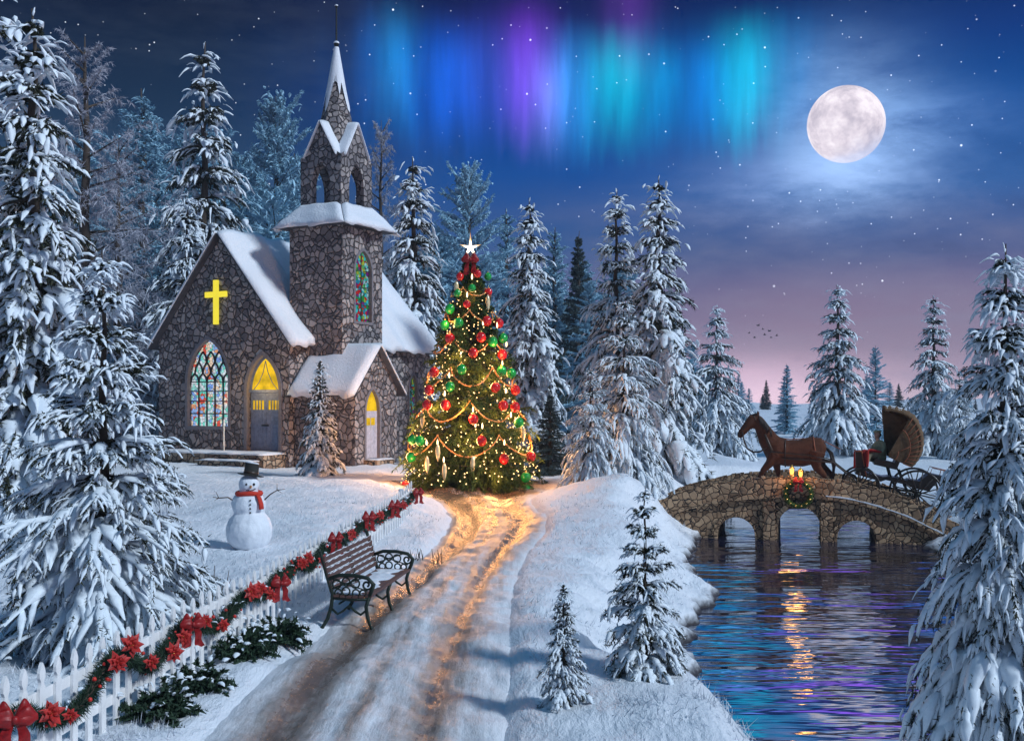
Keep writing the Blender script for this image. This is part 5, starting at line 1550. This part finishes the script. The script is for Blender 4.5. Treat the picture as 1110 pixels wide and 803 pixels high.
limb([(.48, -.16, 1.12), (.46, -.17, .85), (.42, -.17, .62), (.40, -.17, .54), (.34, -.17, .25), (.34, -.17, .14), (.37, -.17, .06)], [.17, .115, .075, .068, .048, .055, .05])
mb.ball((.39, -.17, .045), (.08, .07, .05))
limb([(-.60, .15, 1.18), (-.55, .17, .95), (-.60, .17, .76), (-.78, .17, .56), (-.80, .17, .48), (-.74, .17, .24), (-.70, .17, .13), (-.66, .17, .06)], [.23, .17, .115, .078, .068, .05, .055, .05])
mb.ball((-.64, .17, .045), (.08, .07, .05))
limb([(-.60, -.15, 1.18), (-.62, -.17, .95), (-.74, -.17, .76), (-.95, -.17, .58), (-.98, -.17, .50), (-.98, -.17, .26), (-.96, -.17, .14), (-.92, -.17, .06)], [.23, .17, .115, .078, .068, .05, .055, .05])
mb.ball((-.90, -.17, .045), (.08, .07, .05))
remesh(mb.build('body', M['horse'], HO), .022, 6)
mb = MB(); r = random.Random(2)
for k in range(46):
    f_ = k / 45; p = Vector((.98, 0, 2.14)).lerp(Vector((.50, 0, 1.50)), f_) + Vector((0, 0, .06 * math.sin(f_ * PI)))
    q = r.choice((-1, 1)); mb.tube([p, p + Vector((-.06, q * .07, -.02)), p + Vector((-.06 + r.uniform(-.05, .03), q * .15, -.17 - .05 * r.random()))], [.032, .026, .006], 5)
for k in range(5): mb.tube([(.98, 0, 2.15), (1.05, .02 * (k - 2), 2.12), (1.12, .02 * (k - 2), 2.02)], [.02, .015, .004], 5)
mb.build('mane', M['mane'], HO)
mb = MB()
for k in range(16): mb.tube([(-.83, 0, 1.28), (-.95 + r.uniform(-.03, .03), r.uniform(-.04, .04), 1.15), (-1.02 + r.uniform(-.05, .05), r.uniform(-.07, .07), .85), (-1.0 + r.uniform(-.06, .06), r.uniform(-.08, .08), .55)], [.03, .032, .026, .006], 6)
mb.build('tail', M['mane'], HO)
for q in (-1, 1):
    mb = MB(); mb.ball((1.10, q * .078, 1.985), (.020, .012, .018), 8, 6); mb.build('eye', M['coal'], HO)
HA = empty('harness', (0, 0, 0)); HA.parent = HO
def loop(name, c, rx, rz, tilt, rad, mat, sq=1.0):
    m_ = MB(); Mt = Matrix.Translation(c) @ Matrix.Rotation(tilt, 4, 'Y')
    m_.tube([Mt @ Vector((0, rx * math.cos(a), rz * math.sin(a))) for a in np.linspace(0, 2 * PI, 24, endpoint=False)], rad, 6, closed=True); return m_.build(name, M[mat], HA)
loop('collar', (.60, 0, 1.30), .235, .40, R(24), .035, 'leather'); loop('girth', (.22, 0, 1.13), .285, .36, 0, .020, 'strap'); loop('hip_strap', (-.55, 0, 1.22), .285, .36, R(8), .018, 'hood_trim')
loop('noseband', (1.27, 0, 1.82), .085, .12, R(-42), .012, 'strap'); loop('headstall', (1.0, 0, 2.03), .10, .15, R(25), .012, 'strap')
m_ = MB()
for q in (-1, 1):
    m_.tube([(1.34, q * .07, 1.70), (1.31, q * .09, 1.48), (1.22, q * .12, 1.24), (1.05, q * .15, 1.14), (.88, q * .18, 1.16), (.70, q * .24, 1.28)], .018, 6)
m_.build('rein', M['strap'], HA)
for q in (-1, 1):
    m_ = MB(); m_.tube([(.62, q * .30, 1.18), (.2, q * .33, 1.14), (-.5, q * .35, 1.08), (-1.0, q * .36, .95)], .016, 6); m_.build('trace', M['strap'], HA)
m_ = MB(); m_.tube([(.5, 0, 1.56), (.1, .02, 1.50), (-.3, .02, 1.53), (-.7, .02, 1.50), (-1.2, .05, 1.25)], .012, 5); m_.build('back_strap', M['hood_trim'], HA)

# ------------------------------------------------------------------ carriage: local x forward, built level, tipped with the slope
cs = 6.55
CP = BMX @ Vector((cs, 1.45, deck_z(cs) + .05))
CA = empty('carriage', tuple(CP), 0, 'dark horse-drawn carriage with a raised folding hood and a high rear rack', 'carriage')
CA.rotation_euler = (0, R(-13), FA)
CA.rotation_mode = 'XYZ'
def wheel(x, y, r, nsp):
    m_ = MB(); cc = Vector((x, y, r))
    m_.tube([cc + Vector((r * math.cos(a), 0, r * math.sin(a))) for a in np.linspace(0, 2 * PI, 32, endpoint=False)], .032, 7, closed=True)
    w = m_.build('wheel', M['lacquer'], CA)
    m_ = MB()
    for k in range(nsp):
        a = 2 * PI * k / nsp; m_.tube([cc, cc + Vector((r * math.cos(a), 0, r * math.sin(a)))], [.024, .017], 6)
    m_.build('spokes', M['lacquer'], w)
    m_ = MB(); m_.tube([cc + Vector((0, -.09, 0)), cc + Vector((0, .09, 0))], [.06, .06], 10); m_.build('hub', M['iron'], w)
for q in (-1, 1): wheel(.80, q * .55, .50, 10); wheel(-.72, q * .60, .66, 12)
m_ = MB(); m_.tube([(.80, -.6, .50), (.80, .6, .50)], .03, 7); m_.tube([(-.72, -.62, .66), (-.72, .62, .66)], .032, 7); m_.tube([(.85, 0, .52), (.2, 0, .60), (-.72, 0, .66)], .035, 7); m_.build('axle', M['iron'], CA)
# low body between the wheels, foot board and dash
m_ = MB(); My = Matrix(((1, 0, 0, 0), (0, 0, 1, 0), (0, 1, 0, 0), (0, 0, 0, 1)))
m_.prism([(1.02, .80), (.30, .76), (.18, .84), (-.40, .84), (-.40, .96), (.10, .96), (.28, .90), (1.02, .92)], -.42, .42, My); m_.build('body', M['lacquer'], CA)
m_ = MB(); m_.prism([(.72, .80), (1.00, .80), (1.16, 1.44), (1.00, 1.48)], -.44, .44, My); d_ = m_.build('dash_board', M['leather'], CA)
m_ = MB(); m_.tube([(1.16, -.45, 1.44), (1.16, .45, 1.44)], .022, 7); m_.tube([(.72, .45, .82), (1.0, .45, 1.48)], .018, 6); m_.tube([(1.0, .45, 1.48), (1.16, .45, 1.44)], .018, 6); m_.build('piping', M['hood_trim'], d_)
m_ = MB(); m_.prism([(.25, .97), (-.38, .97), (-.46, 1.5), (-.36, 1.52), (-.28, 1.14), (.25, 1.14)], -.42, .42, My); m_.build('seat', M['leather'], CA)
for q in (-1, 1):
    m_ = MB(); m_.tube([(.20, q * .36, 1.22), (.06, q * .37, .95), (-.18, q * .40, .66), (-.40, q * .42, .46), (-.70, q * .44, .52)], .028, 7); m_.build('spring', M['iron'], CA)
    m_ = MB(); m_.tube([(-.10, q * .36, 1.22), (-.26, q * .36, .98), (-.42, q * .38, .74), (-.60, q * .42, .56), (-.75, q * .44, .6)], .024, 7); m_.build('spring', M['iron'], CA)
# hood: a fan of bows
def hoodp(a, rad, y):
    return Vector((-.10 + rad * math.cos(a), y, 1.28 + rad * math.sin(a) * 1.12))
A0_, A1_ = R(72), R(190)
m_ = MB(); NB = 15
def hood_out(u, v):
    a = A0_ + (A1_ - A0_) * u; y = -.50 + v
    e = 1 - .10 * (abs(v - .5) * 2) ** 6
    rr = np.interp(u, [0, .35, .7, 1], [1.30, 1.26, 1.0, .74]) * e * (1 - .018 * abs(math.sin(u * NB * PI)))
    return hoodp(a, rr, y)
m_.grid(hood_out, 60, 14)
for q, ua in ((-.48, 0), (.48, .30)):
    m_.grid(lambda u, v: hoodp(A0_ + (A1_ - A0_) * (ua + (1 - ua) * u), np.interp(ua + (1 - ua) * u, [0, .35, .7, 1], [1.30, 1.26, 1.0, .74]) * (.91 * (.06 + .94 * v)) * (1 - .015 * abs(math.sin(u * NB * PI))), q + (.02 if q > 0 else -.02)), 60, 8)
hd = m_.build('hood', M['hood'], CA, fix=False)
sd_ = hd.modifiers.new('Solid', 'SOLIDIFY'); sd_.thickness = .02
HR = lambda u: np.interp(u, [0, .35, .7, 1], [1.30, 1.26, 1.0, .74])
HP = lambda u, f_, q: hoodp(A0_ + (A1_ - A0_) * u, HR(u) * f_, q)
for q, k0 in ((-.53, 0), (.53, 5)):                     # the russet seams of either side
    m_ = MB()
    for k in range(k0, NB + 1): m_.tube([HP(k / NB, f_, q) for f_ in (.62, .75, .92)], .010, 5)
    m_.tube([HP(k / 20, .62, q) for k in range(0 if q < 0 else 6, 21)], .013, 5)
    m_.tube([HP(.62, f_, q) for f_ in (.30, .46, .62)], .010, 5)
    m_.tube([HP(k / 20, .30, q) for k in range(12, 21)], .013, 5)
    m_.build('hood_piping', M['hood_trim'], hd)
m_ = MB(); m_.grid(lambda u, v: hood_out(.02 + u * .2, .06 + v * .88) + Vector((0, 0, .025)), 8, 8); m_.build('hood_snow', M['snow_body'], hd)
# rear box and rack
m_ = MB(); m_.prism([(-.40, .80), (-1.02, .80), (-1.18, 1.14), (-1.62, 1.14), (-1.62, 1.30), (-.92, 1.30), (-.72, 1.02), (-.40, 1.0)], -.36, .36, My); m_.build('rear_box', M['lacquer'], CA)
m_ = MB()
for q in (-.36, .36):
    m_.tube([(-.94, q, 1.30), (-.96, q, 1.47), (-1.62, q, 1.47), (-1.60, q, 1.30)], .013, 6); m_.tube([(-1.28, q, 1.30), (-1.28, q, 1.47)], .012, 6)
m_.tube([(-1.62, -.36, 1.47), (-1.62, .36, 1.47)], .013, 6); m_.build('rack_rail', M['hood_trim'], CA)
inv = (Matrix.Translation(CP) @ Matrix.Rotation(FA, 4, 'Z') @ Matrix.Rotation(R(-13), 4, 'Y')).inverted()
HM_ = Matrix.Translation(HO.location) @ Matrix.Rotation(FA, 4, 'Z') @ Matrix.Scale(1.10, 4)
for q in (-1, 1):
    m_ = MB(); e = inv @ (HM_ @ Vector((.30, q * .40, 1.02))); k = inv @ (HM_ @ Vector((-1.0, q * .42, .92)))
    m_.tube([(.95, q * .36, .70), (1.2, q * .40, .74), k, e], [.032, .03, .028, .02], 7); m_.build('shaft', M['leather'], CA)

# ------------------------------------------------------------------ driver, seated; local frame as the carriage
DR = empty('person', tuple(CP), 0, 'driver in an olive coat and flat cap sitting under the carriage hood', 'person')
DR.rotation_euler = (0, R(-13), FA)
def body_parts(fn, name, mat, vox, sm_=3):
    m_ = MB(); fn(m_); return remesh(m_.build(name, M[mat], DR), vox, sm_)
def skin(m_):
    m_.ball((.02, 0, 1.86), (.085, .075, .115), 14, 10); m_.tube([(-.02, 0, 1.66), (.0, 0, 1.80)], [.055, .05], 10)
    m_.tube([(-.12, 0, 1.18), (-.10, 0, 1.40), (-.05, 0, 1.62)], [.15, .165, .13], 12, squash=.75)
    m_.tube([(.095, 0, 1.855), (.118, 0, 1.83), (.095, 0, 1.82)], [.012, .018, .012], 6); m_.ball((.07, 0, 1.79), (.03, .03, .03), 8, 6)
    for q in (-1, 1):
        m_.ball((.01, q * .078, 1.86), (.022, .014, .032), 8, 6)
        m_.tube([(-.06, q * .17, 1.58), (.0, q * .23, 1.34), (.24, q * .15, 1.26), (.33, q * .11, 1.27)], [.05, .042, .034, .026], 9)
        m_.tube([(-.10, q * .10, 1.20), (.32, q * .13, 1.24), (.42, q * .13, 1.16), (.50, q * .13, .86)], [.085, .075, .06, .04], 9)
        m_.ball((.365, q * .105, 1.275), (.045, .022, .04), 8, 6)
        for k in range(4): m_.tube([(.39, q * .105, 1.30 - k * .02), (.425, q * .10, 1.295 - k * .02), (.43, q * .075, 1.285 - k * .02), (.405, q * .06, 1.28 - k * .02)], [.0095, .009, .0085, .007], 6)
        m_.tube([(.36, q * .085, 1.305), (.39, q * .07, 1.315), (.41, q * .06, 1.305)], [.011, .010, .008], 6)
body_parts(skin, 'body', 'skin', .008, 2)
def coat(m_):
    m_.tube([(-.12, 0, 1.14), (-.12, 0, 1.30), (-.09, 0, 1.52), (-.05, 0, 1.66), (-.03, 0, 1.71)], [.20, .20, .215, .16, .07], 14, squash=.76)
    for q in (-1, 1):
        m_.tube([(-.07, q * .16, 1.60), (-.03, q * .24, 1.46), (.02, q * .25, 1.33), (.26, q * .155, 1.265), (.31, q * .12, 1.27)], [.075, .068, .060, .048, .046], 10)
        m_.tube([(-.12, q * .10, 1.17), (.14, q * .13, 1.19)], [.13, .115], 10)
body_parts(coat, 'coat', 'coat', .016)
def trous(m_):
    for q in (-1, 1): m_.tube([(-.06, q * .10, 1.19), (.33, q * .13, 1.235), (.425, q * .13, 1.17), (.48, q * .13, .98), (.50, q * .13, .90)], [.105, .095, .082, .062, .058], 10)
body_parts(trous, 'trousers', 'trouser', .014)
def boots(m_):
    for q in (-1, 1): m_.tube([(.49, q * .13, 1.0), (.505, q * .13, .86), (.53, q * .13, .80), (.66, q * .13, .775)], [.064, .060, .06, .042], 10)
body_parts(boots, 'boots', 'leather', .012)
def cap(m_):
    m_.ball((.005, 0, 1.945), (.115, .10, .055), 14, 8); m_.tube([(.08, -.05, 1.925), (.155, 0, 1.91), (.08, .05, 1.925)], [.02, .022, .02], 7)
body_parts(cap, 'cap', 'coat', .011, 2)
for q in (-1, 1):
    m_ = MB(); m_.ball((.092, q * .03, 1.865), (.008, .011, .009), 7, 5); m_.build('eye', M['coal'], DR)
m_ = MB(); m_.tube([(.088, -.025, 1.80), (.098, 0, 1.798), (.088, .025, 1.80)], .006, 5); m_.build('mouth', M['berry'], DR)
m_ = MB(); m_.ball((-.035, 0, 1.87), (.075, .08, .09), 12, 8); m_.build('hair', M['mane'], DR)
def blk(u, v):
    y = -.32 + .64 * v; x = .12 + .46 * min(u * 1.6, 1) ; z = 1.335 - .02 * abs(y) - (max(0, u - .6) / .4) * .50 + .018 * math.sin(v * 19 + u * 4)
    return (x + (.04 * math.sin(v * 14) if u > .6 else 0) , y, z)
m_ = MB(); m_.grid(blk, 16, 20); o = m_.build('lap_blanket', M['blanket'], None)
q = o.modifiers.new('Solid', 'SOLIDIFY'); q.thickness = .03
o.location = CP; o.rotation_euler = (0, R(-13), FA); tag(o, 'red blanket spread over the knees of the carriage driver', 'blanket')

lift = Matrix.Rotation(FA, 3, 'Z') @ Matrix.Rotation(R(-13), 3, 'Y')
for o_ in CA.children:
    nm_ = o_.name.split('.')[0]
    if nm_ in ('seat', 'hood'): o_.location = (.40 if nm_ == 'hood' else .34, 0, .22)
for o_ in (DR, o): o_.location = CP + lift @ Vector((.30, .16, .24)); o_.rotation_euler = (R(8), R(-9), FA + R(38))
# ------------------------------------------------------------------ birds far off in the evening sky
m_ = MB(); m_.tube([(-.35, 0, 0), (-.15, 0, .03), (.15, 0, .03), (.38, 0, 0)], [.02, .09, .10, .02], 7)
for q in (-1, 1):
    m_.add([(-.12, 0, .05), (.16, 0, .05), (.10, q * .5, .26), (-.10, q * .5, .24), (-.22, q * 1.0, .14), (-.06, 0, .10), (.12, 0, .10), (.06, q * .5, .285), (-.06, q * .5, .27)], [(0, 1, 2, 3), (3, 2, 4), (5, 8, 7, 6), (1, 6, 7, 2), (0, 3, 8, 5), (2, 7, 4), (8, 3, 4), (7, 8, 4)])
bd = m_.build('bird', M['bird']); bme = bd.data; bpy.data.objects.remove(bd)
bl = [(812, 361), (818, 366), (822, 353), (827, 357), (829, 363), (834, 359), (836, 366), (842, 364)]
for i, (px, py) in enumerate(bl):
    o = link('bird', bme); o.location = P(px, py, 170); o.rotation_euler = (R(-15 + 9 * (i % 4)), 0, R(150 + 23 * (i % 3))); s = .55 + .12 * (i % 3); o.scale = (s,) * 3
    tag(o, f'small dark bird flying above the hills, {ordw[i]} from the left of its flock', 'bird', 'flock of birds over the hills')
# ------------------------------------------------------------------ night sky, moon, light and camera
world = bpy.data.worlds.new('World'); SC.world = world; world.use_nodes = True
nt = world.node_tree
bg = nt.nodes['Background']
dirv = coord(nt, 'Generated')
X, Y, Z = xyz(nt, dirv)
el = Z._m('ARCSINE', Z) * (180 / PI)
az = X._m('ARCTAN2', X, Y) * (180 / PI)
AZ_ = lambda px: math.degrees(math.atan((px - CX) / F))
EL_ = lambda px, py: math.degrees(math.atan((HY - py) / F * math.cos(math.atan((px - CX) / F))))
e01 = (el / 60.0).clamp()
E_ = lambda py: max(0, math.degrees(math.atan((HY - py) / F))) / 60
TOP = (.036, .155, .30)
rightc = ramp(nt, e01, [(0, lin(222, 196, 212)), (E_(408), lin(196, 170, 192)), (E_(380), lin(158, 136, 160)), (E_(330), lin(132, 112, 145)), (E_(285), lin(86, 97, 144)), (E_(215), lin(40, 92, 160)), (E_(130), lin(4, 76, 152)), (E_(60), lin(3, 52, 125)), (E_(10), lin(2, 36, 98)), (.45, lin(20, 55, 120)), (.62, TOP)])
leftc = ramp(nt, e01, [(0, lin(110, 112, 140)), (E_(330), lin(74, 88, 120)), (E_(220), lin(44, 74, 106)), (E_(130), lin(20, 46, 76)), (E_(30), lin(7, 24, 54)), (.45, lin(12, 30, 80)), (.62, TOP)])
midc = ramp(nt, e01, [(0, lin(170, 150, 175)), (E_(350), lin(112, 108, 145)), (E_(270), lin(48, 86, 142)), (E_(190), lin(4, 74, 152)), (E_(110), lin(2, 48, 130)), (E_(20), lin(4, 24, 80)), (.45, lin(12, 30, 90)), (.62, TOP)])
sky = mix(nt, az.step(AZ_(180), AZ_(560)), leftc, midc)
sky = mix(nt, az.step(AZ_(560), AZ_(900)), sky, rightc)
# clouds: soft horizontal veils
mv = mapping(nt, dirv, (1, 1, 3.2))
cn = noise(nt, mv, 4.2, 7, .6, .6); cn2 = noise(nt, mv, 12, 8, .68)
veil = ((cn * .65 + cn2 * .5) - .53) * 4.2
low = el.step(15, 9)
sky = mix(nt, (veil.clamp() * .46 * (1.0 - el.step(5, 13)) * az.step(-6, 10)), sky, lin(140, 138, 165))
sky = mix(nt, (veil * -1.0).clamp() * .7 * (1.0 - el.step(6, 15)), sky, lin(50, 66, 112))
sky = mix(nt, (veil.clamp() * .20 * (1.0 - az.step(-12, 0))), sky, lin(86, 100, 120))
# aurora curtains
vecs = nt.nodes.new('ShaderNodeCombineXYZ'); nt.links.new(az.s, vecs.inputs[0]); nt.links.new((el * .10).s, vecs.inputs[1])
ray = noise(nt, vecs.outputs[0], .85, 3, .6); ray2 = noise(nt, vecs.outputs[0], 2.6, 2, .5)
stri = (ray * .75 + ray2 * .15 + .10).clamp() * 1.2
wobv = (noise(nt, vecs.outputs[0], .9, 3) - .5) * 2.2
def curtain(px, w, y0, y1, c, k):
    global sky
    a0, e_lo, e_hi = AZ_(px), EL_(px, y1), EL_(px, y0)
    g = az.gauss(a0, w * 1.22 / 1190 * 57.3)
    up = (el + wobv * 1.6).step(e_lo - 2.6, e_lo + 1.8) * (1.0 - (el + wobv * .5).step((e_lo + e_hi) / 2, e_hi + 1.2))
    n = nt.nodes.new('ShaderNodeMix'); n.data_type = 'RGBA'; n.blend_type = 'ADD'; n.clamp_result = False
    nt.links.new((g * up * stri * (k * 1.02)).s, n.inputs[0]); nt.links.new(sky, n.inputs[6]); n.inputs[7].default_value = c
    sky = n.outputs[2]
for a in ((600, 190, 30, 130, (.0, .085, .28, 1), .5), (760, 120, 20, 140, (.0, .09, .22, 1), .6), (430, 17, 10, 118, (.01, .26, .62, 1), 1.0), (400, 12, 10, 90, (.005, .08, .34, 1), .7), (487, 36, 25, 128, (.0, .12, .80, 1), .8), (574, 19, 8, 128, (.22, .02, .62, 1), 1.0), (560, 45, 5, 120, (.07, .015, .35, 1), .8),
          (592, 14, 70, 140, (.18, .24, .75, 1), .9), (618, 20, 40, 138, (.02, .30, .70, 1), .9), (668, 24, 45, 130, (.0, .56, .58, 1), 1.15), (682, 22, -40, 55, (.10, .02, .22, 1), .9), (722, 16, 60, 125, (.0, .28, .50, 1), .8), (762, 22, 50, 118, (.0, .13, .46, 1), .9), (808, 24, 25, 128, (.0, .46, .50, 1), 1.1), (850, 30, 20, 100, (.0, .12, .26, 1), .7)):
    curtain(*a)
for a in ((640, 70, -330, -110, (.0, .42, 1.1, 1), 1.7), (760, 60, -300, -90, (.0, .7, .95, 1), 1.7), (880, 70, -330, -110, (.26, .10, .95, 1), 1.7), (980, 50, -300, -110, (.42, .12, .80, 1), 1.7), (1090, 60, -320, -100, (.0, .30, .9, 1), 1.3)):  # unseen overhead curtains, added to colour the pond's reflections and lift ambient light
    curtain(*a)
# glow of the moon through thin cloud
mdir = Vector(((917 - CX) / F, 1, (HY - 135) / F)).normalized()
dp = nt.nodes.new('ShaderNodeVectorMath'); dp.operation = 'DOT_PRODUCT'; nt.links.new(dirv, dp.inputs[0]); dp.inputs[1].default_value = mdir
ang = E(nt, dp.outputs['Value']).min(1.0); ang = ang._m('ARCCOSINE', ang) * 57.2958
cl = ((cn * .8 + cn2 * .75) - .50).clamp() * 2.6
def add(col, fac):
    global sky
    n = nt.nodes.new('ShaderNodeMix'); n.data_type = 'RGBA'; n.blend_type = 'ADD'; n.clamp_result = False
    nt.links.new(fac.s, n.inputs[0]); nt.links.new(sky, n.inputs[6]); n.inputs[7].default_value = col; sky = n.outputs[2]
add((.20, .26, .34, 1), ang.gauss(1.2, 2.2) * (cl * .7 + .25))
add((.05, .11, .17, 1), ang.gauss(0, 3.9) * (cl * 1.2))
bank = (el - EL_(930, 190) + (cn2 - .5) * 3.0).gauss(0, 1.7) * (az - AZ_(890)).gauss(0, 5.5)
add((.15, .19, .29, 1), bank * cl)
bank2 = (el - EL_(1000, 135) + (cn - .5) * 4.0).gauss(0, 1.5) * (az - AZ_(1010)).gauss(0, 3.5)
add((.09, .14, .23, 1), bank2 * cl)
add((.42, .27, .32, 1), el.gauss(.2, 1.8) * az.gauss(AZ_(800), 5))
# stars
def stars(scale, r, dens, k):
    v = nt.nodes.new('ShaderNodeTexVoronoi'); v.inputs['Scale'].default_value = scale; nt.links.new(dirv, v.inputs['Vector'])
    rnd_ = xyz(nt, v.outputs['Color'])
    s = (1.0 - E(nt, v.outputs['Distance']).step(r * .3, r)) * rnd_[0].step(dens, 1.0) * (el.step(1.5, 8) * .8 + .2) * k
    add((.85, .9, 1.0, 1), s)
stars(120, .085, .15, 1.2); stars(95, .078, .2, 1.6); stars(50, .055, .3, 2.6); stars(24, .036, .3, 3.0)
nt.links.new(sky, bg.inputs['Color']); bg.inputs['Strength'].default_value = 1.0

# moon
mm, mt, mbs = newmat('moon_surface')
p = coord(mt); n1 = noise(mt, p, .05, 3, .5, 0); n2 = noise(mt, p, .20, 8, .75)
c = ramp(mt, n1 * .72 + n2 * .30, [(.36, lin(192, 184, 200)), (.50, lin(226, 216, 228)), (.62, lin(250, 242, 250))])
e = mt.nodes.new('ShaderNodeEmission'); mt.links.new(c, e.inputs[0]); e.inputs[1].default_value = 1.12
tr_ = mt.nodes.new('ShaderNodeBsdfTransparent'); ms = mt.nodes.new('ShaderNodeMixShader')
pc = xyz(mt, p); veil_ = ((pc[2] + pc[0] * -.5) * -1.0 + (noise(mt, p, .045, 5, .6) - .5) * 34.0).step(6, 30) * .62
mt.links.new(veil_.s, ms.inputs[0]); mt.links.new(e.outputs[0], ms.inputs[1]); mt.links.new(tr_.outputs[0], ms.inputs[2])
mt.links.new(ms.outputs[0], mt.nodes['Material Output'].inputs[0])
mb = MB(); mb.ball((0, 0, 0), 29.3, 64, 40)
mo = mb.build('moon', mm); mo.location = P(917, 135, 850); tag(mo, 'large pale full moon shining above the pond and the bridge', 'moon')

# moonlight
sl = bpy.data.lights.new('moonlight', 'SUN'); sl.energy = 2.9; sl.angle = R(8); sl.color = (.80, .90, 1.0)
so = link('moonlight', sl); so.location = (30, -10, 40)
sd = Vector((.78, -.42, .66)).normalized()
so.rotation_euler = sd.to_track_quat('Z', 'Y').to_euler()

# cold night air
hm = bpy.data.materials.new('cold_air'); hm.use_nodes = True; hn = hm.node_tree
hn.nodes.remove(hn.nodes['Principled BSDF'])
pv = hn.nodes.new('ShaderNodeVolumePrincipled'); pv.inputs['Density'].default_value = .0006; pv.inputs['Color'].default_value = (.72, .84, .98, 1); pv.inputs['Anisotropy'].default_value = 0
hn.links.new(pv.outputs[0], hn.nodes['Material Output'].inputs['Volume'])
mb = MB(); mb.box((-480, -60, -16), (480, 450, 27)); tag(mb.build('haze', hm), 'thin cold mist over the whole valley', 'haze', kind='stuff')

cam = bpy.data.cameras.new('camera'); cam.lens = 36 * F / 1110; cam.sensor_width = 36; cam.shift_y = 28.5 / 1110; cam.clip_end = 4000; cam.clip_start = .05
co = link('camera', cam); co.location = (0, 0, EYE); co.rotation_euler = (R(90), 0, 0); SC.camera = co
SC.render.resolution_x, SC.render.resolution_y = 1024, 740
SC.render.engine = 'CYCLES'
SC.view_settings.view_transform = 'Standard'; SC.view_settings.look = 'None'; SC.view_settings.exposure = 0; SC.view_settings.gamma = 1
SC.cycles.max_bounces = 6; SC.cycles.transparent_max_bounces = 8
SC.cycles.use_denoising = True
SC.cycles.sample_clamp_indirect = 4.0
